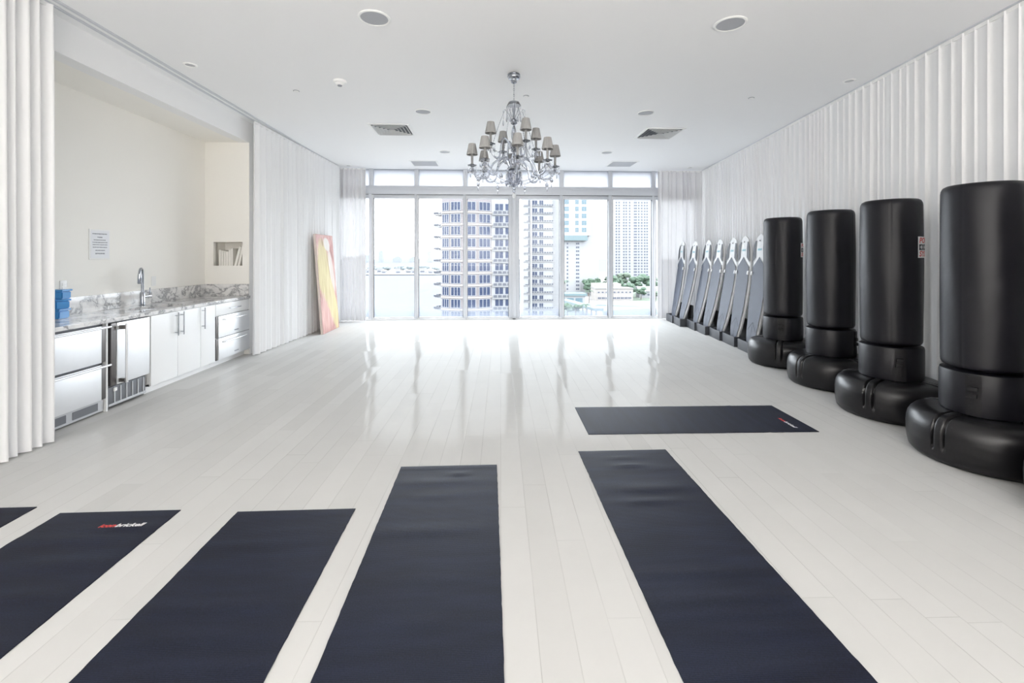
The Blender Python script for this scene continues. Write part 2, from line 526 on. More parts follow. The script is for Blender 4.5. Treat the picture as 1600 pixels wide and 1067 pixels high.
# ---------------------------------------------------------------- mesh helpers
class MB:
    def __init__(self):
        self.bm = bmesh.new()

    def _merge(self, tmp, mi, mtx=None):
        if mtx is not None:
            bmesh.ops.transform(tmp, matrix=mtx, verts=tmp.verts[:])
        for f in tmp.faces:
            f.material_index = mi
        me = bpy.data.meshes.new('t')
        tmp.to_mesh(me)
        tmp.free()
        self.bm.from_mesh(me)
        bpy.data.meshes.remove(me)
        return self

    def box(self, x0, x1, y0, y1, z0, z1, bev=0.0, mi=0, mtx=None, seg=2):
        t = bmesh.new()
        bmesh.ops.create_cube(t, size=1)
        bmesh.ops.scale(t, vec=(abs(x1 - x0), abs(y1 - y0), abs(z1 - z0)), verts=t.verts[:])
        bmesh.ops.translate(t, vec=((x0 + x1) / 2, (y0 + y1) / 2, (z0 + z1) / 2), verts=t.verts[:])
        if bev > 0:
            bmesh.ops.bevel(t, geom=t.edges[:], offset=bev, segments=seg, profile=0.7, affect='EDGES')
        return self._merge(t, mi, mtx)

    def lathe(self, prof, seg=32, c=(0, 0, 0), mi=0, mtx=None, sx=1.0, sy=1.0, fn=None, ang=None):
        t = bmesh.new()
        rings = []
        full = ang is None
        n = seg if full else seg + 1
        a0, a1 = (0, 2 * PI) if full else ang
        for r, z in prof:
            if r < 1e-6 and full:
                rings.append([t.verts.new((c[0], c[1], c[2] + z))])
            else:
                rg = []
                for k in range(n):
                    a = a0 + (a1 - a0) * k / seg
                    rr = r
                    zz = z
                    if fn:
                        rr, zz = fn(r, z, a)
                    rg.append(t.verts.new((c[0] + rr * math.cos(a) * sx, c[1] + rr * math.sin(a) * sy, c[2] + zz)))
                rings.append(rg)
        for p, q in zip(rings, rings[1:]):
            m = seg
            for k in range(m):
                k2 = (k + 1) % n
                if len(p) == 1 and len(q) == 1:
                    continue
                if len(p) == 1:
                    t.faces.new((p[0], q[k2], q[k]))
                elif len(q) == 1:
                    t.faces.new((p[k], p[k2], q[0]))
                else:
                    t.faces.new((p[k], p[k2], q[k2], q[k]))
        bmesh.ops.recalc_face_normals(t, faces=t.faces[:])
        return self._merge(t, mi, mtx)

    def tube(self, pts, r, seg=8, mi=0, mtx=None, closed=False):
        t = bmesh.new()
        pts = [Vector(p) for p in pts]
        n = len(pts)
        rs = r if isinstance(r, (list, tuple)) else [r] * n
        rings = []
        up = None
        for i, p in enumerate(pts):
            if closed:
                d = pts[(i + 1) % n] - pts[i - 1]
            else:
                d = pts[min(i + 1, n - 1)] - pts[max(i - 1, 0)]
            d = d.normalized() if d.length > 1e-9 else Vector((0, 0, 1))
            if up is None:
                up = Vector((0, 0, 1)) if abs(d.z) < 0.9 else Vector((1, 0, 0))
            s = d.cross(up)
            s.normalize()
            up = s.cross(d).normalized()
            rings.append([t.verts.new(p + (s * math.cos(2 * PI * k / seg) + up * math.sin(2 * PI * k / seg)) * rs[i]) for k in range(seg)])
        prs = list(zip(rings, rings[1:])) + ([(rings[-1], rings[0])] if closed else [])
        for a, b in prs:
            for k in range(seg):
                t.faces.new((a[k], a[(k + 1) % seg], b[(k + 1) % seg], b[k]))
        if not closed:
            t.faces.new(rings[0][::-1])
            t.faces.new(rings[-1])
        bmesh.ops.recalc_face_normals(t, faces=t.faces[:])
        return self._merge(t, mi, mtx)

    def ball(self, c, r, sub=2, mi=0, sc=(1, 1, 1), mtx=None, jit=0, seed=0):
        t = bmesh.new()
        bmesh.ops.create_icosphere(t, subdivisions=sub, radius=r)
        if jit:
            rnd = random.Random(seed)
            for v in t.verts:
                v.co *= 1 + rnd.uniform(-jit, jit)
        for v in t.verts:
            v.co = Vector((v.co.x * sc[0] + c[0], v.co.y * sc[1] + c[1], v.co.z * sc[2] + c[2]))
        return self._merge(t, mi, mtx)

    def prism(self, poly, z0, z1, mi=0, mtx=None, bev=0):
        t = bmesh.new()
        b = [t.verts.new((x, y, z0)) for x, y in poly]
        tp = [t.verts.new((x, y, z1)) for x, y in poly]
        n = len(poly)
        t.faces.new(b[::-1])
        t.faces.new(tp)
        for k in range(n):
            t.faces.new((b[k], b[(k + 1) % n], tp[(k + 1) % n], tp[k]))
        bmesh.ops.recalc_face_normals(t, faces=t.faces[:])
        if bev:
            bmesh.ops.bevel(t, geom=t.edges[:], offset=bev, segments=2, affect='EDGES')
        return self._merge(t, mi, mtx)

    def grid(self, fn, nu, nv, mi=0, mtx=None, flip=False):
        t = bmesh.new()
        V = [[t.verts.new(fn(i / nu, j / nv)) for j in range(nv + 1)] for i in range(nu + 1)]
        for i in range(nu):
            for j in range(nv):
                q = (V[i][j], V[i + 1][j], V[i + 1][j + 1], V[i][j + 1])
                t.faces.new(q[::-1] if flip else q)
        return self._merge(t, mi, mtx)

    def build(self, name, mats, parent=None, loc=None, rz=None, smooth=35):
        me = bpy.data.meshes.new(name)
        self.bm.to_mesh(me)
        self.bm.free()
        for m in (mats if isinstance(mats, (list, tuple)) else [mats]):
            me.materials.append(m)
        if smooth:
            me.polygons.foreach_set('use_smooth', [True] * len(me.polygons))
            me.set_sharp_from_angle(angle=R(smooth))
        return link(name, me, parent, loc, rz)


def link(name, me, parent=None, loc=None, rz=None):
    o = bpy.data.objects.new(name, me)
    COL.objects.link(o)
    if parent is not None:
        o.parent = parent
    if loc is not None:
        o.location = loc
    if rz is not None:
        o.rotation_euler = (0, 0, rz)
    return o


def tag(o, label, cat, group=None, kind=None):
    o['label'] = label
    o['category'] = cat
    if group:
        o['group'] = group
    if kind:
        o['kind'] = kind
    return o


def thing(name, label, cat, loc=(0, 0, 0), rz=0, group=None):
    o = bpy.data.objects.new(name, None)
    o.empty_display_size = 0.1
    COL.objects.link(o)
    o.location = loc
    o.rotation_euler = (0, 0, rz)
    return tag(o, label, cat, group)


def struct(o):
    o['kind'] = 'structure'
    return o


KIDS = {}


def copy_tree(o, parent=None):
    c = o.copy()
    COL.objects.link(c)
    if parent is not None:
        c.parent = parent
    for ch in [x for x in bpy.data.objects if x.parent == o]:
        copy_tree(ch, c)
    return c


def dup(root, loc, rz, label, group=None):
    c = copy_tree(root)
    c.location = loc
    c.rotation_euler = (0, 0, rz)
    c['label'] = label
    if group:
        c['group'] = group
    return c


def text_mesh(s, size, depth=0.0, shear=0.0, align='LEFT', bold=0.0):
    cu = bpy.data.curves.new('t', 'FONT')
    cu.body = s
    cu.size = size
    cu.shear = shear
    cu.offset = bold
    cu.extrude = depth
    cu.align_x = align
    cu.resolution_u = 3
    ob = bpy.data.objects.new('t', cu)
    COL.objects.link(ob)
    dg = bpy.context.evaluated_depsgraph_get()
    me = bpy.data.meshes.new_from_object(ob.evaluated_get(dg))
    bpy.data.objects.remove(ob)
    bpy.data.curves.remove(cu)
    return me


def text_into(mb, me, fn, mi=0):
    t = bmesh.new()
    t.from_mesh(me)
    for v in t.verts:
        v.co = Vector(fn(v.co.x, v.co.y, v.co.z))
    mb._merge(t, mi)


# ================================================================ THE ROOM
H = 3.31                 # ceiling
YW = 10.1                # window wall
XL = -3.43               # left wall face
XB = -4.04               # back of the alcove
YR = -6.6                # back wall behind the viewer
A0, A1 = 3.42, 6.68      # alcove along the left wall
HL = 3.02                # underside of the alcove lintel


def xr(y):               # right-hand curtain line
    return 3.97 + 0.1167 * (y - 3.22)


RA = math.atan(0.1167)

struct(MB().prism([(XL - 0.8, YR), (xr(YR) + 0.5, YR), (xr(YW) + 0.5, YW + 0.14), (XL - 0.8, YW + 0.14)], -0.12, 0.0).build('floor', M['floor'], smooth=0))
struct(MB().prism([(XL - 0.8, YR - 0.2), (xr(YR) + 0.5, YR - 0.2), (xr(YW) + 0.5, YW + 0.2), (XL - 0.8, YW + 0.2)], H, H + 0.2).build('ceiling', M['ceiling'], smooth=0))
b = MB()
b.box(XL - 0.15, XL, YR, A0, 0, H)
b.box(XL - 0.06, XL, A1, YW, 0, H)
b.box(XL - 0.15, XL, A0, A1, HL, H)
struct(b.build('wall_left', M['white_wall'], smooth=0))
# alcove shell with the book niche cut in its far end wall
NX0, NX1, NZ0, NZ1, ND = -3.925, -3.525, 1.262, 1.600, 0.28
b = MB()
b.box(XB - 0.1, XB, A0 - 0.1, A1 + 0.1, 0, HL + 0.1)            # back
b.box(XB, XL - 0.15, A0 - 0.1, A0, 0, HL + 0.1)                 # near end
b.box(XB, XL - 0.15, A0, A1, HL, HL + 0.1)                      # soffit
b.box(XB, NX0, A1 - 0.004, A1 + 0.1, 0, HL)
b.box(NX1, XL - 0.001, A1 - 0.004, A1, 0, HL)
b.box(NX1, XL - 0.06, A1, A1 + 0.1, 0, HL)
b.box(NX0, NX1, A1 - 0.004, A1 + 0.1, 0, NZ0)
b.box(NX0, NX1, A1 - 0.004, A1 + 0.1, NZ1, HL)
b.box(NX0 - 0.02, NX1 + 0.02, A1 + ND, A1 + ND + 0.02, NZ0 - 0.02, NZ1 + 0.02)
b.box(NX0 - 0.02, NX0, A1 + 0.05, A1 + ND, NZ0 - 0.02, NZ1 + 0.02)
b.box(NX1, NX1 + 0.02, A1 + 0.05, A1 + ND, NZ0 - 0.02, NZ1 + 0.02)
b.box(NX0, NX1, A1 + 0.05, A1 + ND, NZ0 - 0.02, NZ0)
b.box(NX0, NX1, A1 + 0.05, A1 + ND, NZ1, NZ1 + 0.02)
struct(b.build('wall_alcove', M['cream_wall'], smooth=0))
# right wall behind the long curtain
b = MB()
b.prism([(xr(YR) + 0.16, YR), (xr(YW) + 0.16, YW + 0.1), (xr(YW) + 0.3, YW + 0.1), (xr(YR) + 0.3, YR)], 0, H)
struct(b.build('wall_right', M['white_wall'], smooth=0))
b = MB()
b.box(XL, XL + 0.014, A1 + 0.005, 6.9, 0, 0.10, 0.003)
b.box(XL, XL + 0.014, 6.95, YW - 0.1, 0, 0.10, 0.003)
struct(b.build('baseboard_left', M['baseboard']))
b = MB()
b.prism([(xr(YR) + 0.146, YR + 0.1), (xr(YW) + 0.146, YW - 0.1), (xr(YW) + 0.16, YW - 0.1), (xr(YR) + 0.16, YR + 0.1)], 0, 0.1)
struct(b.build('baseboard_right', M['baseboard'], smooth=0))

# ---- window wall: sliding glass doors under a transom band
T0, T1 = 2.665, 2.94
mull = [(-3.43, -3.33), (-2.63, -2.535), (-1.645, -1.56), (-0.58, -0.495), (0.425, 0.655), (1.557, 1.657), (2.655, 2.757), (3.648, 3.73), (4.66, 4.80)]
w1 = bpy.data.objects.new('window_1', None)
COL.objects.link(w1)
w1.location = (0, YW, 0)
struct(w1)
b = MB()
for i, (x0, x1) in enumerate(mull):
    wide = x1 - x0 > 0.15
    if wide:
        b.box(x0, x0 + 0.075, -0.04, 0.1, 0, T0 + 0.086, 0.004)
        b.box(x0 + 0.075, x1 - 0.075, -0.07, 0.1, 0, T0 + 0.086, 0.004)
        b.box(x1 - 0.075, x1, -0.04, 0.1, 0, T0 + 0.086, 0.004)
    else:
        b.box(x0, x1 - 0.03, -0.055, 0.1, 0, T0 + 0.086, 0.004)
    b.box((x0 + x1) / 2 - 0.045, (x0 + x1) / 2 + 0.045, -0.03, 0.08, T1, H, 0.004)
b.build('mullion_frame', M['alu'], w1)
b = MB()
for i, (x0, x1) in enumerate(mull):
    if x1 - x0 < 0.15:
        b.box(x1 - 0.03, x1, -0.03, 0.08, 0.03, T0 + 0.086, 0.003)
b.box(-3.43, 4.8, -0.07, 0.12, 0, 0.025, 0.004)
for (a, c) in zip(mull, mull[1:]):
    b.box(a[1], c[0], -0.02, 0.07, 0.025, 0.055, 0.003)
b.build('sliding_sash', M['alu_light'], w1)
b = MB()
b.box(-3.43, 4.8, -0.075, 0.12, T0 + 0.085, T0 + 0.205, 0.004)
b.box(-3.43, 4.8, -0.045, 0.11, T0 + 0.205, T1, 0.004)
for (a, c) in zip(mull, mull[1:]):
    b.box(a[1], c[0], -0.03, 0.08, T0, T0 + 0.08, 0.003)
b.build('transom_bar', M['alu'], w1)
b = MB()
b.box(-3.43, 4.8, -0.05, 0.05, T0 + 0.078, T0 + 0.088)
for (a, c) in zip(mull, mull[1:]):
    b.box(a[1] - 0.001, a[1] + 0.007, -0.025, 0.05, 0.05, T0)
    b.box(c[0] - 0.007, c[0] + 0.001, -0.025, 0.05, 0.05, T0)
b.build('gasket', M['gasket'], w1)
for (a, c) in zip(mull, mull[1:]):
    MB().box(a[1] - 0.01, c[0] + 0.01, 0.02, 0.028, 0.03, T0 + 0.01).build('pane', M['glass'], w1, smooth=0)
    MB().box((a[0] + a[1]) / 2, (c[0] + c[1]) / 2, 0.02, 0.028, T1 - 0.01, H).build('transom_pane', M['glass_top'], w1, smooth=0)
# small white door closer cover at the head of the centre post
MB().lathe([(0.0, -0.05), (0.03, -0.045), (0.045, -0.01), (0.045, 0.02), (0.03, 0.04), (0, 0.045)], 16, (0.54, -0.09, T0 + 0.06)).build('head_cap', M['plastic_white'], w1)

struct(MB().box(XL - 0.2, xr(YR) + 0.4, YR - 0.15, YR, 0, H).build('wall_back', M['white_wall'], smooth=0))


# ================================================================ CURTAINS
def curtain_mesh(A, B, z0, z1, amp, wl, seed, nz=18, pinch=False):
    rnd = random.Random(seed)
    A = Vector(A)
    B = Vector(B)
    L = (B - A).length
    d = (B - A) / L
    nrm = Vector((-d.y, d.x))
    knots = [0.0]
    amps = []
    sides = []
    while knots[-1] < L:
        knots.append(knots[-1] + wl * rnd.uniform(0.6, 1.45))
        amps.append(rnd.uniform(0.55, 1.1))
        sides.append((rnd.uniform(-1, 1), rnd.uniform(-1, 1), rnd.uniform(0, 6)))
    cols = []
    for i in range(len(knots) - 1):
        for fk in ((0, 0.14, 0.28, 0.38, 0.43, 0.46, 0.48, 0.5, 0.52, 0.54, 0.57, 0.62, 0.72, 0.86) if pinch else [k / 10 for k in range(10)]):
            s = knots[i] + (knots[i + 1] - knots[i]) * fk
            if s > L:
                break
            cols.append((s, i, fk))
    cols.append((L, len(knots) - 2, 1.0))
    t = bmesh.new()
    rows = []
    for s, i, f in cols:
        i2 = min(i + 1, len(amps) - 1)
        a = amps[i] * (1 - f) + amps[i2] * f
        q = [sides[i][j] * (1 - f) + sides[i2][j] * f for j in range(3)]
        ph = 2 * PI * f
        # a flat face, then a narrow return fold
        prof = math.sin(ph) + 0.28 * math.sin(2 * ph)
        if pinch:
            prof = 1.5 * math.exp(-abs((f - 0.5) / 0.055) ** 1.5) - 0.35 + 0.22 * math.sin(ph + sides[i][2])
        vs = []
        for j in range(nz + 1):
            tt = j / nz
            z = z0 + (z1 - z0) * tt
            am = amp * a * (0.62 + 0.38 * (1 - tt))
            off = am * prof + 0.008 * q[0] * math.sin(3.1 * tt + q[2]) * (1 - tt * 0.8)
            ds = 0.016 * q[1] * math.sin(2.4 * tt + q[2]) * (1 - tt)
            p = A + d * (s + ds) + nrm * off
            vs.append(t.verts.new((p.x, p.y, z)))
        rows.append(vs)
    for a_, b_ in zip(rows, rows[1:]):
        for j in range(nz):
            t.faces.new((a_[j], b_[j], b_[j + 1], a_[j + 1]))
    me = bpy.data.meshes.new('curtain')
    t.to_mesh(me)
    t.free()
    me.polygons.foreach_set('use_smooth', [True] * len(me.polygons))
    return me


def curtain(label, A, B, amp, wl, seed, mat, z0=0.012, z1=H - 0.025, **k):
    me = curtain_mesh(A, B, z0, z1, amp, wl, seed, **k)
    me.materials.append(mat)
    o = link('curtain', me)
    tag(o, label, 'curtain', 'white floor-length curtains')
    # heading tape along the top edge
    a2, b2 = Vector(A), Vector(B)
    n2 = Vector((-(b2 - a2).y, (b2 - a2).x)).normalized() * 0.006
    MB().prism([tuple(a2 - n2), tuple(b2 - n2), tuple(b2 + n2), tuple(a2 + n2)], z1 - 0.025, z1 + 0.008).build('heading_tape', M['plastic_white'], o, smooth=0)
    return o


curtain('white curtain bunched open beside the marble counter at the left picture edge', (-3.30, 0.9), (-3.30, 3.60), 0.050, 0.078, 3, M['sheer'])
curtain('white curtain on the wall behind the leaning yellow and red painting', (-3.29, 6.55), (-3.18, 9.82), 0.042, 0.115, 5, M['sheer'])
curtain('short white sheer curtain over the glass next to the leaning painting', (-3.27, 9.93), (-2.66, 9.93), 0.045, 0.10, 8, M['sheer_open'])
curtain('short white sheer curtain over the glass next to the row of boards', (3.72, 9.90), (4.72, 9.92), 0.05, 0.12, 21, M['sheer_open'])
curtain('long white curtain along the wall behind the black punching bags', (xr(-2.6), -2.6), (xr(9.96) - 0.02, 9.96), 0.026, 0.105, 13, M['sheer'], pinch=True)

b = MB()
b.box(-3.245, -3.215, 0.5, 10.0, H - 0.012, H)
b.box(-3.325, -3.300, 0.5, 10.0, H - 0.012, H)
tag(b.build('curtain_track', M['alu'], smooth=0), 'slim double curtain track on the ceiling above the counter alcove', 'curtain track', 'curtain tracks')
b = MB()
b.prism([(xr(-2.8) - 0.016, -2.8), (xr(-2.8) + 0.016, -2.8), (xr(9.99) + 0.016, 9.99), (xr(9.99) - 0.016, 9.99)], H - 0.014, H)
tag(b.build('curtain_track', M['alu'], smooth=0), 'slim grey curtain track on the ceiling above the punching bags', 'curtain track', 'curtain tracks')

# ================================================================ WET BAR IN THE ALCOVE
ZC = 0.837               # counter top
XF = XL                  # cabinet front plane
CT = 0.036
# countertop with an oval sink opening
b = MB()
SX, SY, SRX, SRY = -3.70, 5.24, 0.165, 0.36
y0c, y1c = 4.75, 5.75
xa, xb = XB + 0.001, XF + 0.02
b.box(xa, xb, A0 + 0.002, y0c, ZC - CT, ZC, 0.003)
b.box(xa, xb, y1c, A1 - 0.008, ZC - CT, ZC, 0.003)
t = bmesh.new()
angs = sorted([2 * PI * k / 64 for k in range(64)] + [math.atan2((yy - SY), (xx - SX)) % (2 * PI) for xx in (xa, xb) for yy in (y0c, y1c)])
ring = []
for a in angs:
    ca, sa = math.cos(a), math.sin(a)
    ts = []
    if ca > 1e-9: ts.append((xb - SX) / ca)
    if ca < -1e-9: ts.append((xa - SX) / ca)
    if sa > 1e-9: ts.append((y1c - SY) / sa)
    if sa < -1e-9: ts.append((y0c - SY) / sa)
    q = min(ts)
    ix, iy = SX + SRX * ca, SY + SRY * sa
    rr = 1 / math.sqrt((ca / SRX) ** 2 + (sa / SRY) ** 2)
    ix, iy = SX + rr * ca, SY + rr * sa
    ring.append([t.verts.new((SX + q * ca, SY + q * sa, ZC)), t.verts.new((ix, iy, ZC)), t.verts.new((ix, iy, ZC - CT)), t.verts.new((SX + q * ca, SY + q * sa, ZC - CT))])
for p, q in zip(ring, ring[1:] + ring[:1]):
    for k in range(4):
        t.faces.new((p[k], q[k], q[(k + 1) % 4], p[(k + 1) % 4]))
bmesh.ops.recalc_face_normals(t, faces=t.faces[:])
b._merge(t, 0)
ct = tag(b.build('countertop', M['marble'], smooth=0), 'grey veined white marble countertop running the length of the alcove', 'countertop')
b = MB()
b.box(xa, xa + 0.02, A0 + 0.002, A1 - 0.008, ZC, ZC + 0.165, 0.003)
b.box(xa + 0.02, xb - 0.02, A1 - 0.027, A1 - 0.008, ZC, ZC + 0.165, 0.003)
b.build('backsplash', M['marble'], ct)
sk = thing('sink', 'oval undermount steel sink set in the marble countertop', 'sink', (SX, SY, ZC - CT))
b = MB()
b.lathe([(1.08, 0.0), (1.0, -0.001), (0.97, -0.03), (0.9, -0.11), (0.7, -0.15), (0.12, -0.16)], 48, sx=SRX, sy=SRY)
b.build('bowl', M['steel'], sk)
MB().lathe([(0.035, -0.158), (0.03, -0.155), (0.0, -0.157)], 16).build('drain', M['chrome'], sk)

fc = thing('faucet', 'chrome gooseneck faucet standing behind the sink', 'faucet', (-3.91, 5.33, ZC))
MB().lathe([(0, 0), (0.027, 0), (0.027, 0.012), (0.024, 0.016), (0.024, 0.15), (0.018, 0.16), (0, 0.162)], 24).build('body', M['chrome'], fc)
pts = [(0, 0, 0.15), (0, 0, 0.36)]
dx, dy = 0.40, -0.92
for k in range(1, 13):
    a = PI * k / 12
    rr = 0.055 * (1 - math.cos(a))
    pts.append((dx * rr, dy * rr, 0.36 + 0.062 * math.sin(a)))
MB().tube(pts, 0.0135, 14).build('spout', M['chrome'], fc)
ex, ey = dx * 0.11, dy * 0.11
MB().lathe([(0, 0.365), (0.016, 0.365), (0.019, 0.34), (0.021, 0.265), (0.017, 0.255), (0, 0.255)], 20, (ex, ey, 0)).build('spray_head', M['chrome'], fc)
b = MB()
b.tube([(0, 0.02, 0.105), (0.0, 0.12, 0.105)], 0.016, 14)
b.tube([(0.0, 0.105, 0.105), (0.0, 0.115, 0.20)], [0.007, 0.005], 10)
b.build('lever_handle', M['chrome'], fc)


def bar_handle(parent, pts, r, posts, mat):
    b = MB()
    b.tube(pts, r, 12)
    for p, q in posts:
        b.tube([p, q], r * 0.8, 10)
    return b.build('handle', mat, parent)


# drawer refrigerator
ya, yb = 3.62, 4.285
fr = thing('drawer_refrigerator', 'stainless refrigerator with two wide drawers next to the bunched curtain', 'refrigerator', (XF, (ya + yb) / 2, 0))
hw = (yb - ya) / 2
MB().box(-0.58, -0.045, -hw + 0.003, hw - 0.02, 0.02, 0.797).build('cabinet_body', M['grille_dark'], fr, smooth=0)
MB().box(-0.58, -0.012, hw - 0.018, hw - 0.002, 0, 0.797, 0.002).build('side_panel', M['cab_white'], fr)
for z0, z1 in ((0.452, 0.775), (0.122, 0.432)):
    d = MB().box(-0.044, -0.006, -hw + 0.005, hw - 0.075, z0, z1, 0.006).build('drawer', M['steel'], fr)
    MB().box(-0.044, -0.012, hw - 0.074, hw - 0.022, z0, z1, 0.012).build('dark_edge_strip', M['steel_dark'], d)  # dark reflection of the rounded drawer edge, painted as a strip
    bar_handle(d, [(0.022, -hw + 0.01, z1 - 0.012), (0.022, hw - 0.012, z1 - 0.012)], 0.0095,
               [((-0.008, -hw + 0.05, z1 - 0.012), (0.022, -hw + 0.05, z1 - 0.012)), ((-0.008, hw - 0.09, z1 - 0.012), (0.022, hw - 0.09, z1 - 0.012))], M['steel'])
b = MB()
b.box(-0.10, -0.03, -hw + 0.01, hw - 0.03, 0.015, 0.115, 0)
g = b.build('toe_grille', M['grille_blade'], fr, smooth=0)
b = MB()
for y0_, y1_ in ((-hw + 0.06, -0.06), (0.0, hw - 0.09)):
    b.box(-0.031, -0.026, y0_, y1_, 0.035, 0.10)
b.build('vent_slots', M['grille_dark'], g, smooth=0)

# ice maker with a bar handle
ya, yb = 4.295, 4.785
im = thing('ice_maker', 'narrow stainless ice maker with tall bar handle and louvred base', 'ice maker', (XF, (ya + yb) / 2, 0))
hw = (yb - ya) / 2
MB().box(-0.58, -0.05, -hw + 0.005, hw - 0.005, 0.02, 0.795).build('cabinet_body', M['grille_dark'], im, smooth=0)
d = MB().box(-0.045, 0.0, -hw + 0.075, hw - 0.012, 0.215, 0.785, 0.006).build('door', M['steel'], im)
MB().box(-0.045, -0.004, -hw + 0.012, -hw + 0.07, 0.215, 0.785, 0.008).build('dark_edge_strip', M['steel_dark'], d)
bar_handle(d, [(0.055, -hw + 0.115, 0.225), (0.055, -hw + 0.115, 0.775)], 0.011, [], M['steel'])
for z in (0.25, 0.74):
    MB().box(-0.005, 0.052, -hw + 0.095, -hw + 0.135, z - 0.018, z + 0.018, 0.004).build('handle_mount', M['steel_dark'], d)
g = MB().box(-0.05, -0.03, -hw + 0.012, hw - 0.03, 0.03, 0.20, 0.003).build('louvre_panel', M['grille_dark'], im)
for k in range(6):
    y = -hw + 0.08 + (2 * hw - 0.14) * k / 5
    MB().box(-0.031, -0.024, y - 0.005, y + 0.005, 0.045, 0.19).build('louvre_bar', M['grille_blade'], g, smooth=0)
MB().box(-0.032, -0.022, -hw + 0.012, hw - 0.03, 0.028, 0.05, 0.002).build('base_rail', M['grille_blade'], im)
MB().box(-0.032, -0.018, -hw + 0.07, -hw + 0.1, 0.155, 0.185, 0.002).build('latch', M['plastic_white'], g)

# white sink cabinet, three doors
ya, yb = 4.79, 5.875
sc_ = thing('sink_cabinet', 'white three door cabinet with bar handles under the sink', 'cabinet', (XF, ya, 0))
b = MB()
b.box(-0.58, -0.022, 0.002, 0.02, 0.075, 0.598)
b.box(-0.58, -0.022, yb - ya - 0.02, yb - ya - 0.002, 0.075, 0.598)
b.box(-0.58, -0.022, 0.002, yb - ya - 0.002, 0.075, 0.095)
b.box(-0.598, -0.58, 0.002, yb - ya - 0.002, 0.075, 0.598)
b.box(-0.07, -0.022, 0.002, yb - ya - 0.002, 0.55, 0.797)
b.build('carcass', M['cab_white'], sc_, smooth=0)
MB().box(-0.09, -0.07, 0, yb - ya, 0, 0.075).build('toe_kick', M['cab_white'], sc_, smooth=0)
for (p, q, hy) in ((0.0, 0.395, 0.355), (0.398, 0.79, 0.445), (0.793, 1.083, 0.82)):
    d = MB().box(-0.02, 0.0, p + 0.002, q - 0.002, 0.079, 0.792, 0.002).build('door', M['cab_white'], sc_)
    bar_handle(d, [(0.035, hy, 0.53), (0.035, hy, 0.785)], 0.006,
               [((-0.002, hy, 0.565), (0.035, hy, 0.565)), ((-0.002, hy, 0.75), (0.035, hy, 0.75))], M['chrome'])

# drawer unit with two steel warming drawers
ya, yb = 5.88, 6.672
dr = thing('drawer_unit', 'white unit with two stainless drawers at the far end of the counter', 'drawers', (XF, ya, 0))
wd = yb - ya
b = MB()
b.box(-0.58, -0.022, 0.002, wd, 0.075, 0.797)
b.build('carcass', M['cab_white'], dr, smooth=0)
MB().box(-0.09, -0.07, 0, wd, 0, 0.075).build('toe_kick', M['cab_white'], dr, smooth=0)
d = MB().box(-0.02, 0, 0.003, wd - 0.003, 0.645, 0.792, 0.002).build('top_drawer', M['cab_white'], dr)
bar_handle(d, [(0.028, 0.28, 0.715), (0.028, 0.53, 0.715)], 0.005, [((-0.002, 0.3, 0.715), (0.028, 0.3, 0.715)), ((-0.002, 0.51, 0.715), (0.028, 0.51, 0.715))], M['chrome'])
for z0, z1 in ((0.362, 0.635), (0.082, 0.355)):
    d = MB().box(-0.02, 0.012, 0.045, wd - 0.012, z0, z1, 0.005).build('steel_drawer', M['steel'], dr)
    MB().box(-0.02, 0.004, 0.006, 0.043, z0, z1, 0.004).build('dark_edge_strip', M['steel_dark'], d)
    zz = z1 - 0.05
    bar_handle(d, [(0.01, 0.13, zz), (0.038, 0.145, zz), (0.047, 0.2, zz), (0.052, 0.40, zz), (0.047, 0.6, zz), (0.038, 0.655, zz), (0.01, 0.67, zz)], 0.010, [], M['steel'])
    MB().box(0.011, 0.0135, 0.40, 0.50, z0 + 0.04, z0 + 0.055, 0.001).build('badge', M['ink_grey'], d)

# blue plastic tubs stacked at the curtain edge
tb = None
for i, (z, rz_, lb) in enumerate(((ZC, 0.1, 'bottom blue plastic tub of the stack on the counter'), (ZC + 0.087, -0.15, 'middle blue plastic tub of the stack on the counter'), (ZC + 0.174, 0.2, 'topmost blue plastic tub of the stack on the counter'))):
    if tb is None:
        tb = thing('plastic_tub', lb, 'tub', (-3.90, 4.305, z), rz_, 'blue tubs stacked on the counter')
        b = MB()
        b.prism([(-0.06, -0.06), (0.06, -0.06), (0.06, 0.06), (-0.06, 0.06)], 0, 0.07, bev=0.008)
        b.build('tub_body', M['blue'], tb)
        MB().box(-0.066, 0.066, -0.066, 0.066, 0.07, 0.086, 0.006).build('tub_lid', M['blue'], tb)
    else:
        dup(tb, (-3.90 + 0.004 * (-1) ** i, 4.305 + 0.006 * i, z), rz_, lb)


# notice sign on the cream wall
sg = thing('wall_notice', 'white paper notice in a clear holder on the cream alcove wall', 'sign', (XB, 4.92, 1.52))
MB().box(0.0, 0.006, -0.125, 0.125, -0.155, 0.155, 0.002).build('holder', M['plastic_white'], sg)
pp = MB().box(0.006, 0.0075, -0.11, 0.11, -0.14, 0.14).build('paper', M['paper'], sg, smooth=0)
rnd = random.Random(4)
# rows of print, legible in the photograph only as short grey dashes
for z, x0, x1, h in ((0.108, -0.09, 0.085, 0.012), (0.073, -0.03, 0.028, 0.014), (0.045, -0.075, 0.07, 0.010), (0.020, -0.09, 0.092, 0.010), (-0.004, -0.088, 0.09, 0.010), (-0.030, -0.086, 0.086, 0.010), (-0.062, -0.055, 0.06, 0.010), (-0.095, -0.055, 0.058, 0.014)):
    b = MB()
    b.box(0.0074, 0.0077, x0, x1, z - h * 0.12, z + h * 0.12)
    x = x0
    while x < x1:
        l = min(rnd.uniform(0.007, 0.02), x1 - x)
        b.box(0.0075, 0.0079, x, x + l, z - h / 2 * rnd.uniform(0.5, 1), z + h / 2)
        x += l + rnd.uniform(0.002, 0.007)
    b.build('text_line', M['ink_grey'], pp, smooth=0)

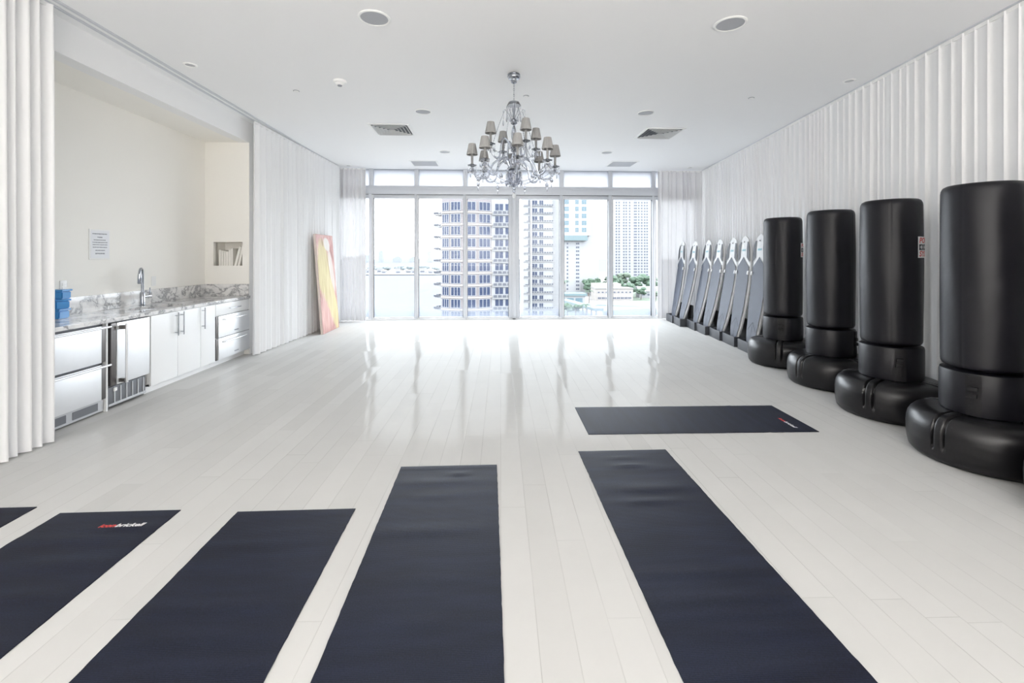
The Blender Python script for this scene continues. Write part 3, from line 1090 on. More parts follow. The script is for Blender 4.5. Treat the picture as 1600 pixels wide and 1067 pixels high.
# outlets above the backsplash
ol = thing('wall_outlet', 'white outlet plate on the cream wall right of the faucet', 'outlet', (XB, 5.68, 1.10), 0, 'outlet plates above the backsplash')
MB().box(0, 0.006, -0.036, 0.036, -0.058, 0.058, 0.003).build('cover_plate', M['plastic_white'], ol)
for z in (-0.02, 0.02):
    MB().box(0.006, 0.009, -0.017, 0.017, z - 0.014, z + 0.014, 0.002).build('socket', M['plastic_white'], ol)
dup(ol, (XB, 4.52, 1.11), 0, 'white outlet plate on the cream wall above the blue tubs')

# booklets in the niche
rnd = random.Random(2)
bk = None
x = NX0 + 0.055
descr = ['first white booklet upright at the left end of the wall niche', 'second white booklet from the left in the wall niche', 'third white booklet from the left in the wall niche',
         'fourth white booklet from the left in the wall niche', 'fifth white booklet, taller, mid-row in the wall niche', 'sixth white booklet, tallest upright one, in the wall niche',
         'white booklet leaning left beside the upright row in the niche', 'last white booklet leaning against the right side of the niche']
for i in range(8):
    th = [0.032, 0.028, 0.03, 0.034, 0.03, 0.026, 0.034, 0.030][i]
    ht = [0.225, 0.215, 0.21, 0.205, 0.235, 0.25, 0.285, 0.285][i]
    if i == 6:
        x += 0.012
    o = thing('booklet', descr[i], 'booklet', (x, A1 + 0.13, NZ0), 0, 'white booklets in the wall niche')
    MB().box(0.0, th * 0.12, -0.10, 0.09, 0, ht).build('cover', M['cover'], o, smooth=0)
    b = MB()
    b.box(0.0, th, -0.102, -0.097, 0, ht)
    b.box(th * 0.88, th, -0.1, 0.09, 0, ht)
    b.build('spine', M['cover'], o, smooth=0)
    MB().box(th * 0.13, th * 0.87, -0.096, 0.085, 0.004, ht - 0.004).build('page_block', M['pages'], o, smooth=0)
    if i >= 6:
        o.rotation_euler = (0, R([0, 0, 0, 0, 0, 0, 14, 12][i]), 0)
        o.location.z += 0.0005
        x += th + 0.014
    else:
        x += th + 0.0035


# ================================================================ LEANING PAINTING
pt = thing('painting', 'tall yellow and red abstract canvas leaning on the left curtain', 'painting', (-2.96, 8.70, 0.0), R(90))
pt.rotation_euler = (R(-4.4), 0, R(90))
# local: x along the width, y towards the wall, z up
MB().box(-0.43, 0.43, 0.0, 0.004, 0.002, 1.80, 0).build('canvas', M['painting'], pt, smooth=0)
b = MB()
for x0, x1, z0, z1 in ((-0.43, -0.385, 0, 1.8), (0.385, 0.43, 0, 1.8), (-0.385, 0.385, 0, 0.045), (-0.385, 0.385, 1.755, 1.8)):
    b.box(x0, x1, 0.004, 0.045, z0 + 0.002, z1)
b.build('stretcher_frame', M['canvas_edge'], pt, smooth=0)


# ================================================================ YOGA MATS
def logo(parent, x, y, rz, z):
    """two-tone printed word mark: red first half, white second half"""
    m1 = text_mesh('icon', 0.040, 0, 0.25, 'LEFT', 0.0013)
    w1_ = max(v.co.x for v in m1.vertices) - 0.001
    m2 = text_mesh('brickell', 0.040, 0, 0.25, 'LEFT', 0.0013)
    w2_ = max(v.co.x for v in m2.vertices)
    sx = 0.222 / (w1_ + w2_)
    ca, sa = math.cos(rz), math.sin(rz)

    def place(dx):
        def f(px, py, pz):
            lx = (px + dx) * sx - 0.111
            ly = py - 0.012
            return (x + lx * ca - ly * sa, y + lx * sa + ly * ca, z)
        return f
    b = MB()
    text_into(b, m1, place(0))
    r = b.build('red_lettering', M['ink_red'], parent, smooth=0)
    b = MB()
    text_into(b, m2, place(w1_))
    b.build('white_lettering', M['ink_white'], parent, smooth=0)


MW, ML = 0.634, 1.845


def yoga_mat(label, cx, cy, rz, bumps, logo_at=None, seed=0):
    """mat lying on the floor, long side along local y; bumps = (x, y, rx, ry, height)"""
    rnd = random.Random(seed)
    th = 0.006

    def hgt(x, y):
        h = 0
        for bx, by, rx, ry, hh in bumps:
            h += hh * math.exp(-((x - bx) / rx) ** 2 - ((y - by) / ry) ** 2)
        return h
    nu, nv = 20, 74
    bm = bmesh.new()
    top = []
    bot = []
    wob = [rnd.uniform(-0.0015, 0.0015) for _ in range(nv + 1)]
    for j in range(nv + 1):
        rt, rb = [], []
        for i in range(nu + 1):
            x = -MW / 2 + MW * i / nu
            if i in (0, nu):
                x += wob[j] * 0.7
            y = -ML / 2 + ML * j / nv
            h = hgt(x, y)
            ed = 0.0015 if i in (0, nu) or j in (0, nv) else 0
            rt.append(bm.verts.new((x, y, th + h - ed)))
            rb.append(bm.verts.new((x, y, 0.0005 + h)))
        top.append(rt)
        bot.append(rb)
    for j in range(nv):
        for i in range(nu):
            bm.faces.new((top[j][i], top[j][i + 1], top[j + 1][i + 1], top[j + 1][i]))
            bm.faces.new((bot[j][i], bot[j + 1][i], bot[j + 1][i + 1], bot[j][i + 1]))
    for j in range(nv):
        bm.faces.new((top[j][0], top[j + 1][0], bot[j + 1][0], bot[j][0]))
        bm.faces.new((top[j][nu], bot[j][nu], bot[j + 1][nu], top[j + 1][nu]))
    for i in range(nu):
        bm.faces.new((top[0][i], bot[0][i], bot[0][i + 1], top[0][i + 1]))
        bm.faces.new((top[nv][i], top[nv][i + 1], bot[nv][i + 1], bot[nv][i]))
    me = bpy.data.meshes.new('yoga_mat')
    bm.to_mesh(me)
    bm.free()
    me.materials.append(M['mat_y'])
    me.polygons.foreach_set('use_smooth', [True] * len(me.polygons))
    me.set_sharp_from_angle(angle=R(50))
    t = tag(link('yoga_mat', me, None, (cx, cy, 0), rz), label, 'yoga mat', 'charcoal yoga mats on the white floor')
    if logo_at:
        logo(t, logo_at[0], logo_at[1], logo_at[2], th + 0.0008 + hgt(logo_at[0], logo_at[1]))
    return t


def rip(n, seed, amp=0.0022):
    r = random.Random(seed)
    return [(r.uniform(-0.15, 0.15), r.uniform(-0.85, 0.85), r.uniform(0.12, 0.4), r.uniform(0.018, 0.05), amp * r.uniform(0.4, 1.3)) for _ in range(n)]


def far_end(y):
    return y - ML / 2


yoga_mat('charcoal yoga mat at the left picture edge, only its far corner in view', -2.834, far_end(2.66), 0, rip(6, 1), (0.116, 0.775, 0), 1)
yoga_mat('charcoal yoga mat with a red and white word printed near its far right corner', -2.014, far_end(2.59), 0, rip(9, 2, 0.004), (0.122, 0.775, R(1)), 2)
yoga_mat('charcoal yoga mat with blank far end lying left of the rumpled centre mat', -1.058, far_end(2.556), 0, rip(8, 3), None, 3)
yoga_mat('charcoal yoga mat in the centre with a small wrinkle near its far end', -0.268, far_end(3.047), 0, rip(10, 4) + [(0.07, 0.80, 0.06, 0.016, 0.007), (0, 0.90, 0.4, 0.02, 0.003)], None, 4)
yoga_mat('charcoal yoga mat with three wrinkles across it, right of the floor centre', 0.951, far_end(3.227), 0, rip(10, 5, 0.003) + [(-0.02, 0.68, 0.10, 0.02, 0.008), (-0.04, 0.80, 0.10, 0.015, 0.004), (0.02, 0.37, 0.2, 0.035, 0.006), (-0.03, 0.24, 0.18, 0.03, 0.006)], (0.0, -0.884, PI), 5)
yoga_mat('charcoal yoga mat lying crosswise in front of the punching bags', 1.703, 3.831, R(-91.15), rip(5, 6, 0.0015) + [(0, 0.52, 0.5, 0.02, 0.002)], (0.13, 0.785, R(0)), 6)


# ================================================================ PUNCHING BAGS
def punching_bag(label, x, y, groove, body_rot):
    t = thing('punching_bag', label, 'punching bag', (x, y, 0), groove, 'black freestanding punching bags')
    prof = [(0.0, 0.0), (0.33, 0.0), (0.375, 0.006), (0.396, 0.03), (0.404, 0.07), (0.409, 0.12), (0.410, 0.18), (0.407, 0.22), (0.400, 0.252), (0.386, 0.280), (0.365, 0.302), (0.338, 0.316), (0.30, 0.324), (0.25, 0.328), (0.22, 0.329), (0.0, 0.329)]
    # refine the profile so the moulded channels read
    fine = []
    for (r0, z0), (r1, z1) in zip(prof, prof[1:]):
        n = max(1, int(math.hypot(r1 - r0, z1 - z0) / 0.012))
        for k in range(n):
            fine.append((r0 + (r1 - r0) * k / n, z0 + (z1 - z0) * k / n))
    fine.append(prof[-1])

    def fn(r, z, a):
        if z < 0.09 or r < 0.2:
            return r, z
        dep = 0
        for q in (0, PI / 2, PI, 1.5 * PI):
            lat = r * math.sin(a - q)
            if math.cos(a - q) > 0:
                for c in (-0.032, 0.032):
                    dep += 0.020 * math.exp(-((lat - c) / 0.008) ** 4)
                dep -= 0.004 * math.exp(-((lat) / 0.026) ** 4)
        fade = min(1, (z - 0.09) / 0.03)
        ny = min(1, max(0, (z - 0.23) / 0.09))
        return r - dep * fade * (1 - 0.8 * ny), z - dep * fade * ny
    MB().lathe(fine, 480, fn=fn).build('base', M['vinyl_base'], t, smooth=60)
    c = MB().lathe([(0.0, 0.323), (0.21, 0.325), (0.224, 0.333), (0.229, 0.352), (0.230, 0.47), (0.229, 0.595), (0.224, 0.612), (0.212, 0.618), (0.0, 0.619)], 96).build('collar', M['vinyl'], t, rz=body_rot)
    # hook-and-loop flap with a pull tab
    b = MB()
    b.grid(lambda u, v: ((0.2325 + 0.002 * math.sin(v * 9)) * math.cos(-0.17 + 0.34 * u), (0.2325 + 0.002 * math.sin(v * 9)) * math.sin(-0.17 + 0.34 * u), 0.335 + 0.27 * v), 10, 14)
    b.build('flap', M['vinyl_flap'], c)
    MB().box(0.226, 0.252, -0.035, 0.02, 0.455, 0.485, 0.008).build('pull_tab', M['vinyl_flap'], c)
    MB().box(0.226, 0.246, -0.03, 0.025, 0.50, 0.53, 0.007).build('pull_tab', M['vinyl_flap'], c)
    rr = 0.219

    def wr(r, z, a):
        g = 1 + 0.006 * math.sin(5 * a + 2.1 * z) * math.sin(3.3 * z + a) + 0.003 * math.sin(11 * a + 5 * z)
        s = (a + 0.28) % (2 * PI)
        s = min(s, 2 * PI - s)
        seam = 0.004 * math.exp(-(s * rr / 0.004) ** 2)
        return r * g - (seam if r > 0.15 else 0), z
    pr = [(0.0, 0.628), (0.19, 0.63), (0.208, 0.638), (0.217, 0.655)] + [(rr + 0.004 * math.sin(PI * k / 24), 0.67 + (1.84 - 0.67) * k / 24) for k in range(25)] + [(0.216, 1.862), (0.207, 1.882), (0.19, 1.893), (0.0, 1.896)]
    MB().lathe(pr, 192, fn=wr).build('bag_body', M['vinyl'], t, rz=body_rot, smooth=60)
    return t


def facing(x, y, off):        # heading from a bag towards the middle of the near floor, turned by off degrees
    return math.atan2(-y, -x) + R(off)


B = [('black punching bag nearest the boards, smallest of the visible row', 3.82, 5.757, -6, -4), ('black punching bag second from the boards', 3.731, 4.81, -43, 75),
     ('black punching bag third from the boards, with a red and white label', 3.58, 3.896, -21, 16), ('black punching bag fourth from the boards, large at the right edge', 3.415, 2.985, -32, -12)]
bags = []
for lb, x, y, go, fo in B:
    f = facing(x, y, 0)
    t = punching_bag(lb, x, y, f + R(go), 0)
    for ch in t.children:
        if ch.name.startswith(('collar', 'bag_body')):
            ch.rotation_euler = (0, 0, R(-go) + R(fo))
    bags.append((t, f, go))
f = facing(3.32, 2.15, 0)
b5 = dup(bags[0][0], (3.32, 2.15, 0), f + R(30), 'black punching bag at the very right edge, just a sliver of its base showing')


def bag_label(i, start, h0, h1):
    t, f, go = bags[i]
    body = [c for c in t.children if c.name.startswith('bag_body')][0]
    base_ang = start - (0)     # angle measured from the heading, in the thing's frame
    rel = -body.rotation_euler.z - R(go)

    def pos(u, v, lift):
        a = R(start) + u / 0.226 + rel
        return ((0.2262 + lift) * math.cos(a), (0.2262 + lift) * math.sin(a), h0 + v)
    hh = h1 - h0
    b = MB()
    b.grid(lambda u, v: pos(0.15 * u, hh * v, 0), 14, 8)
    p = b.build('label_patch', M['ink_white'], body)
    for row, (s, mat, z) in enumerate((('POW', 'ink_red', 0.70), ('SYS', 'ink_red', 0.07))):
        b = MB()
        me = text_mesh(s, hh * 0.36, 0, 0.15, 'LEFT', 0.0015)
        text_into(b, me, lambda x, y, z_: pos(0.012 + x, hh * z + y, 0.001))
        b.build('red_lettering', M[mat], p, smooth=0)
    b = MB()
    b.grid(lambda u, v: pos(0.012 + 0.05 * u, hh * (0.36 + 0.28 * v), 0.001), 6, 2)
    b.grid(lambda u, v: pos(0.070 + 0.05 * u, hh * (0.36 + 0.28 * v), 0.001), 6, 2)
    b.build('black_square', M['ink_black'], p, smooth=0)
    b = MB()
    for c in (0.037, 0.095):
        b.grid(lambda u, v: pos(c - 0.016 + 0.032 * u, hh * (0.48 + 0.045 * v), 0.002), 4, 1)
        b.grid(lambda u, v: pos(c - 0.005 + 0.010 * u, hh * (0.40 + 0.20 * v), 0.002), 2, 2)
    b.build('white_cross', M['ink_white'], p, smooth=0)


bag_label(2, 52, 1.385, 1.565)
bag_label(0, 60, 1.385, 1.565)


# ================================================================ BALANCE BOARDS IN THEIR TRAYS
BL = 1.70
BWD = 0.47


def bw(t):                     # half width along the length, tail 0 -> nose 1
    pts = [(0, 0.095), (0.04, 0.125), (0.15, 0.175), (0.35, 0.222), (0.55, 0.235), (0.7, 0.235), (0.82, 0.228), (0.90, 0.202), (0.945, 0.160), (0.975, 0.112), (0.99, 0.068), (1.0, 0.022)]
    for (a, p), (c, q) in zip(pts, pts[1:]):
        if t <= c:
            k = (t - a) / (c - a)
            return p + (q - p) * k
    return 0.02


def rocker(t):
    return -0.075 * max(0, (t - 0.45) / 0.55) ** 2 - 0.02 * max(0, (0.3 - t) / 0.3) ** 2


def bth(t):
    return 0.052 * (0.35 + 0.65 * min(1, t / 0.12)) * (0.3 + 0.7 * min(1, (1 - t) / 0.12))


def make_board():
    o = thing('balance_board', 'x', 'balance board', (0, 0, 0), 0, 'white balance boards standing in trays')
    tmp = bmesh.new()
    rings = []
    ts = [k / 48 for k in range(46)] + [0.955, 0.97, 0.98, 0.99, 1.0]
    for tt in ts:
        w_, th = bw(tt), bth(tt)
        rg = []
        for k in range(24):
            a = 2 * PI * k / 24
            cx, cy = math.cos(a), math.sin(a)
            ex = math.copysign(abs(cx) ** 0.55, cx)
            ey = math.copysign(abs(cy) ** 0.75, cy)
            rg.append(tmp.verts.new((w_ * ex, rocker(tt) + th / 2 * ey * (1.0 if cy < 0 else 1.5), BL * tt)))
        rings.append(rg)
    for p, q in zip(rings, rings[1:]):
        for k in range(24):
            tmp.faces.new((p[k], p[(k + 1) % 24], q[(k + 1) % 24], q[k]))
    tmp.faces.new(rings[0][::-1])
    tmp.faces.new(rings[-1])
    bmesh.ops.recalc_face_normals(tmp, faces=tmp.faces[:])
    b = MB()
    b._merge(tmp, 0)
    b.build('board_shell', M['board_white'], o, smooth=50)

    def dk(x, t_, lift):
        return (x, rocker(t_) - bth(t_) / 2 - lift, BL * t_)

    def pad(u, v):
        xn = 2 * u - 1
        top = 0.805 - 0.095 * abs(xn)
        t_ = 0.02 + v * (top - 0.02)
        return dk(xn * (bw(t_) - 0.022 - 0.012 * t_), t_, 0.005)
    b = MB()
    b.grid(pad, 16, 44)
    p = b.build('deck_pad', M['deck'], o)
    b = MB()
    for s in (-1, 1):
        def inl(u, v, s=s):
            t_ = 0.945 - v * (0.945 - (0.800 - 0.045 * u))
            xi = 0.100 + 0.012 * v
            xo = max(xi + 0.004, bw(t_) - 0.018)
            return dk(s * (xi + (xo - xi) * u), t_, 0.004)
        b = MB()
        b.grid(inl, 4, 12)
        b.build('nose_inlay', M['deck_dark'], o)
    b = MB()
    b.grid(lambda u, v: dk((u - 0.5) * 0.006, 0.03 + 0.17 * v, 0.007), 1, 6)
    for s in (-1, 1):
        b.grid(lambda u, v: dk(s * (0.13 * v + 0.002), 0.235 - 0.075 * v + 0.004 * (u - 0.5) * 2, 0.007), 1, 8)
    b.build('tail_groove', M['groove'], p)
    for s in (-1, 1):
        b = MB()
        q = dk(s * 0.205, 0.66, 0.004)
        b.box(q[0] - 0.022, q[0] + 0.022, q[1] - 0.016, q[1] + 0.01, q[2] - 0.028, q[2] + 0.028, 0.008)
        b.build('side_cleat', M['board_white'], o)
    b = MB()
    for k in range(4):
        b.grid(lambda u, v: dk(-0.06 + 0.032 * k + 0.023 * u, 0.858 + (0.014 + 0.004 * (k % 2)) * v + 0.004 * u, 0.004), 2, 1)
    b.build('teal_mark', M['ink_teal'], o)
    q = dk(0, 0.945, 0.004)
    MB().lathe([(0, 0), (0.011, 0.0), (0.011, 0.004), (0, 0.004)], 14, mtx=Matrix.Translation((q[0], q[1] - 0.002, q[2])) @ Matrix.Rotation(R(90), 4, 'X')).build('nose_hole', M['black'], o)
    return o


def make_tray():
    o = thing('board_tray', 'x', 'tray', (0, 0, 0), 0, 'charcoal trays holding the boards')
    # local: x along the wall, y towards the wall
    b = MB()
    b.box(-0.228, 0.228, 0, 0.012, 0, 0.155, 0.004)
    b.box(-0.228, -0.216, 0.012, 0.26, 0, 0.155, 0.003)
    b.box(0.216, 0.228, 0.012, 0.26, 0, 0.155, 0.003)
    b.box(-0.223, 0.223, 0.012, 0.26, 0, 0.02)
    b.build('tray_body', M['tray'], o)
    b = MB()
    b.prism([(-0.223, 0.235), (0.223, 0.235), (0.223, 0.262), (-0.223, 0.262)], 0.02, 0.42)
    b.build('back_rest', M['black'], o, smooth=0)
    return o


BO = [(9.53, 3.90, 4.115), (9.06, 3.865, 4.17), (8.58, 3.935, 4.21), (8.10, 3.907, 4.19), (7.57, 3.895, 4.15), (7.05, 3.856, 4.055), (6.49, 3.80, 3.97)]
BLAB = ['farthest white balance board, next to the window curtain', 'second balance board from the window curtain', 'third balance board from the window curtain', 'fourth balance board, in the middle of the row',
        'fifth balance board from the window curtain', 'sixth balance board from the window curtain, whole deck in view', 'nearest balance board, half hidden behind a punching bag']
TLAB = ['farthest charcoal tray, set forward next to the window curtain', 'charcoal tray under the second board from the window', 'charcoal tray under the third board from the window', 'charcoal tray under the middle board of the row',
        'charcoal tray under the fifth board from the window', 'charcoal tray under the sixth board from the window', 'nearest charcoal tray, partly behind a punching bag base']
proto, ptray = make_board(), make_tray()
TH = -PI / 2 - RA
for i, (y, xt, xn) in enumerate(BO):
    o = proto if i == 0 else copy_tree(proto)
    o['label'] = BLAB[i]
    o.location = (xt + 0.03, y, 0.024)
    lean = math.asin(min(0.25, (xn - xt) / BL + 0.03))
    o.rotation_euler = (-lean, 0, TH)
    q = ptray if i == 0 else copy_tree(ptray)
    q['label'] = TLAB[i]
    q.location = (xt - 0.075, y, 0)
    q.rotation_euler = (0, 0, TH)
# black padded sleeve standing between two boards
o = thing('board_sleeve', 'tall black padded sleeve leaning between the second and third boards', 'sleeve', (4.20, 8.83, 0.004))
o.rotation_euler = (R(-4), 0, TH)
MB().box(-0.11, 0.11, -0.02, 0.03, 0, 1.42, 0.02).build('sleeve_body', M['black'], o)
MB().tube([(-0.05, 0, 1.40), (-0.04, -0.01, 1.46), (0.04, -0.01, 1.46), (0.05, 0, 1.40)], 0.008, 8).build('carry_loop', M['vinyl_flap'], o)


# ================================================================ CHANDELIER
CX, CY = 0.255, 4.775
ch = thing('chandelier', 'crystal chandelier with twelve grey shades hanging from the ceiling', 'chandelier', (CX, CY, 0), R(1.5))
MB().lathe([(0, H), (0.064, H), (0.066, H - 0.008), (0.060, H - 0.012), (0.066, H - 0.018), (0.068, H - 0.028), (0.062, H - 0.045), (0.048, H - 0.056), (0.032, H - 0.060), (0.030, H - 0.066), (0.030, H - 0.085), (0.022, H - 0.095), (0.008, H - 0.10), (0, H - 0.102)], 36).build('ceiling_cup', M['chrome'], ch)
b = MB()
z = H - 0.10
k = 0
while z > 3.02:
    lk = []
    big = 0.046 if k == 3 else 0.028
    wd = 0.011 if k == 3 else 0.0065
    for q in range(12):
        a = 2 * PI * q / 12
        lx, lz = wd * math.cos(a), big / 2 * math.sin(a)
        lk.append((lx, 0, z - big / 2 + lz) if k % 2 == 0 else (0, lx, z - big / 2 + lz))
    b.tube(lk, 0.0024, 6, closed=True)
    z -= big * 0.84
    k += 1
b.build('chain', M['chrome'], ch)
# central stem of turned metal and glass
MB().lathe([(0, 3.03), (0.006, 3.03), (0.006, 2.86), (0.010, 2.84), (0.006, 2.82), (0.006, 2.35), (0, 2.35)], 12).build('stem', M['chrome'], ch)
MB().lathe([(0, 2.845), (0.02, 2.84), (0.036, 2.825), (0.03, 2.81), (0.036, 2.795), (0.02, 2.78), (0, 2.775)], 20).build('upper_hub', M['chrome'], ch)
MB().lathe([(0, 2.55), (0.018, 2.55), (0.036, 2.535), (0.028, 2.52), (0.034, 2.505), (0.016, 2.49), (0, 2.49)], 20).build('middle_hub', M['chrome'], ch)
MB().lathe([(0, 2.335), (0.03, 2.335), (0.068, 2.325), (0.072, 2.31), (0.060, 2.298), (0.03, 2.292), (0, 2.292)], 28).build('lower_hub', M['chrome'], ch)
MB().lathe([(0.012, 3.02), (0.03, 3.026), (0.055, 3.015), (0.072, 2.985), (0.074, 2.98), (0.05, 3.005), (0.028, 3.015), (0.012, 3.010)], 28).build('top_canopy', M['crystal'], ch)
MB().lathe([(0.008, 2.99), (0.018, 2.97), (0.022, 2.94), (0.012, 2.90), (0.016, 2.87), (0.009, 2.85)], 20).build('glass_baluster', M['crystal'], ch)
MB().lathe([(0.008, 2.77), (0.02, 2.74), (0.03, 2.69), (0.024, 2.63), (0.013, 2.60), (0.022, 2.57), (0.009, 2.553)], 20).build('glass_baluster', M['crystal'], ch)
MB().lathe([(0.009, 2.485), (0.024, 2.46), (0.036, 2.42), (0.03, 2.37), (0.016, 2.345), (0.010, 2.338)], 20).build('glass_baluster', M['crystal'], ch)
MB().lathe([(0.02, 2.29), (0.07, 2.285), (0.078, 2.27), (0.074, 2.19), (0.062, 2.15), (0.03, 2.13), (0.012, 2.125), (0.03, 2.14), (0.058, 2.158), (0.068, 2.195), (0.072, 2.268), (0.02, 2.28)], 32).build('glass_bowl', M['crystal'], ch)
MB().lathe([(0, 2.125), (0.014, 2.12), (0.02, 2.105), (0.012, 2.09), (0.018, 2.078), (0.008, 2.06), (0, 2.055)], 18).build('bottom_finial', M['crystal'], ch)


def facet_drop(b, c, l, r):
    x, y, z = c
    b.lathe([(0, 0), (r * 0.3, -l * 0.08), (r * 0.45, -l * 0.3), (r, -l * 0.68), (r * 0.6, -l * 0.9), (0, -l)], 6, (x, y, z))


def strand(b, p, q, sag, n, r):
    p, q = Vector(p), Vector(q)
    pts, rs = [], []
    for i in range(n * 4 + 1):
        f = i / (n * 4)
        c = p.lerp(q, f)
        c.z -= sag * 4 * f * (1 - f)
        pts.append(c)
        rs.append(r * (0.25, 0.85, 1.0, 0.85)[i % 4])
    b.tube(pts, rs, 7)


def beads(b, c, n, r, l, rd):
    """a short string of n beads ending in a pointed drop, hanging from c"""
    prof = [(0, 0)]
    for k in range(n):
        prof += [(r, -r - k * 2.3 * r), (r * 0.25, -2.2 * r - k * 2.3 * r)]
    z = prof[-1][1]
    prof += [(rd * 0.4, z - l * 0.2), (rd, z - l * 0.65), (rd * 0.6, z - l * 0.88), (0, z - l)]
    b.lathe(prof, 8, c)


def spiral(rad, z, zarm, ang, hub_z, drop_n, idx):
    """one curved glass arm with cup, candle, shade and hanging drops (arm > sub-parts)"""
    ca, sa = math.cos(ang), math.sin(ang)

    def P(r, zz, tw=0.0):
        return (r * ca - tw * sa, r * sa + tw * ca, zz)
    cup = z - 0.175
    ctrl = [(0.045, hub_z), (0.07, hub_z + 0.07), (0.12, hub_z + 0.105), (0.2 * rad / 0.437 + 0.02, hub_z + 0.05), (rad * 0.62, cup - 0.105), (rad * 0.78, cup - 0.125), (rad * 0.93, cup - 0.09), (rad, cup - 0.01)]
    pts = []
    for i in range(len(ctrl) - 1):
        p0, p1, p2, p3 = ctrl[max(i - 1, 0)], ctrl[i], ctrl[i + 1], ctrl[min(i + 2, len(ctrl) - 1)]
        for k in range(5):
            f = k / 5
            v = [0.5 * (2 * p1[j] + (p2[j] - p0[j]) * f + (2 * p0[j] - 5 * p1[j] + 4 * p2[j] - p3[j]) * f * f + (-p0[j] + 3 * p1[j] - 3 * p2[j] + p3[j]) * f ** 3) for j in range(2)]
            pts.append(P(v[0], v[1]))
    pts.append(P(*ctrl[-1]))
    arm = MB().tube(pts, 0.0105, 8).build('glass_arm', M['crystal'], ch)
    c = P(rad, cup)
    MB().lathe([(0.008, -0.012), (0.02, -0.006), (0.046, 0.004), (0.050, 0.010), (0.04, 0.008), (0.018, 0.004), (0.02, 0.022), (0.013, 0.022), (0.008, 0.0)], 20, c).build('drip_cup', M['crystal'], arm)
    MB().lathe([(0, 0.0), (0.0125, 0.002), (0.0125, 0.155), (0.004, 0.158), (0, 0.158)], 14, c).build('candle', M['candle'], arm)
    # pleated shade
    zb, zt = z - 0.058 - cup, z + 0.058 - cup

    def pl(r, zz, a):
        return r * (1 + 0.02 * math.sin(22 * a)), zz
    MB().lathe([(0.056, zb), (0.0575, zb), (0.0575, zb + 0.006), (0.037, zt - 0.004), (0.0365, zt), (0.034, zt)], 88, c, fn=pl).build('lamp_shade', M['shade'], arm, smooth=25)
    for k in range(drop_n):
        a = ang + 2 * PI * (k + 0.5) / drop_n
        b = MB()
        px, py = c[0] + 0.047 * math.cos(a), c[1] + 0.047 * math.sin(a)
        beads(b, (px, py, cup + 0.002), 2, 0.005, 0.055, 0.008)
        b.build('crystal_drop', M['crystal'], arm, smooth=15)
    return c


low = []
for k in range(8):
    low.append(spiral(0.437, 2.513, 0, R(-90 + 45 * k), 2.315, 6, k))
upc = []
for k in range(4):
    upc.append(spiral(0.266, 2.7155, 0, R(-68 + 90 * k), 2.52, 5, k))
for k in range(8):                                        # swags between neighbouring lower cups
    p, q = low[k], low[(k + 1) % 8]
    b = MB()
    strand(b, (p[0], p[1], p[2] - 0.02), (q[0], q[1], q[2] - 0.02), 0.10, 16, 0.0052)
    b.build('bead_swag', M['crystal'], ch)
    mx, my = (p[0] + q[0]) / 2, (p[1] + q[1]) / 2
    b = MB()                                              # leaf shaped pendant
    b.lathe([(0, 0), (0.007, -0.007), (0.003, -0.014), (0.014, -0.025), (0.02, -0.042), (0.012, -0.06), (0.004, -0.066), (0.006, -0.08), (0.005, -0.1), (0, -0.112)], 12, (mx, my, p[2] - 0.125))
    b.build('leaf_pendant', M['crystal'], ch)
    a = R(-90 + 45 * k)
    b = MB()
    strand(b, (p[0] * 0.97, p[1] * 0.97, p[2] - 0.02), (0.075 * math.cos(a), 0.075 * math.sin(a), 2.18), 0.05, 18, 0.0045)
    b.build('bead_swag', M['crystal'], ch)
    b = MB()                                              # outer end pendant
    b.lathe([(0, 0), (0.006, -0.007), (0.003, -0.014), (0.013, -0.025), (0.018, -0.038), (0.011, -0.055), (0.004, -0.061), (0.006, -0.078), (0.005, -0.1), (0, -0.115)], 12, (p[0] * 1.04, p[1] * 1.04, p[2] - 0.01))
    b.build('leaf_pendant', M['crystal'], ch)
for k in range(4):
    p, q = upc[k], upc[(k + 1) % 4]
    b = MB()
    strand(b, (p[0], p[1], p[2] - 0.02), (q[0], q[1], q[2] - 0.02), 0.09, 16, 0.0048)
    b.build('bead_swag', M['crystal'], ch)
    b = MB()
    strand(b, (p[0] * 0.95, p[1] * 0.95, p[2] - 0.02), (0.10 * math.cos(R(-68 + 90 * k)), 0.10 * math.sin(R(-68 + 90 * k)), 2.93), -0.02, 18, 0.0045)
    b.build('bead_swag', M['crystal'], ch)
for k in range(10):                                       # long drops around the crown
    a = 2 * PI * k / 10 + 0.2
    r_ = 0.07 if k % 2 else 0.12
    zt = 2.985 if k % 2 else 2.94
    b = MB()
    if k % 2 == 0:
        b.tube([(0.012 * math.cos(a), 0.012 * math.sin(a), 2.82), (0.06 * math.cos(a), 0.06 * math.sin(a), 2.90), (0.10 * math.cos(a), 0.10 * math.sin(a), 2.95), (r_ * math.cos(a), r_ * math.sin(a), 2.94)], 0.0045, 6)
    beads(b, (r_ * math.cos(a), r_ * math.sin(a), zt), 6, 0.0065, 0.075, 0.0095)
    b.build('crown_drop', M['crystal'], ch, smooth=15)
for k in range(12):                                       # fringe round the bowl
    a = 2 * PI * k / 12
    b = MB()
    beads(b, (0.083 * math.cos(a), 0.083 * math.sin(a), 2.285), 6, 0.006, 0.07, 0.009)
    b.build('bowl_drop', M['crystal'], ch, smooth=15)

# ================================================================ CEILING FITTINGS
K = 1.016


def cpos(x, y):
    return (x * K, y * K, H)


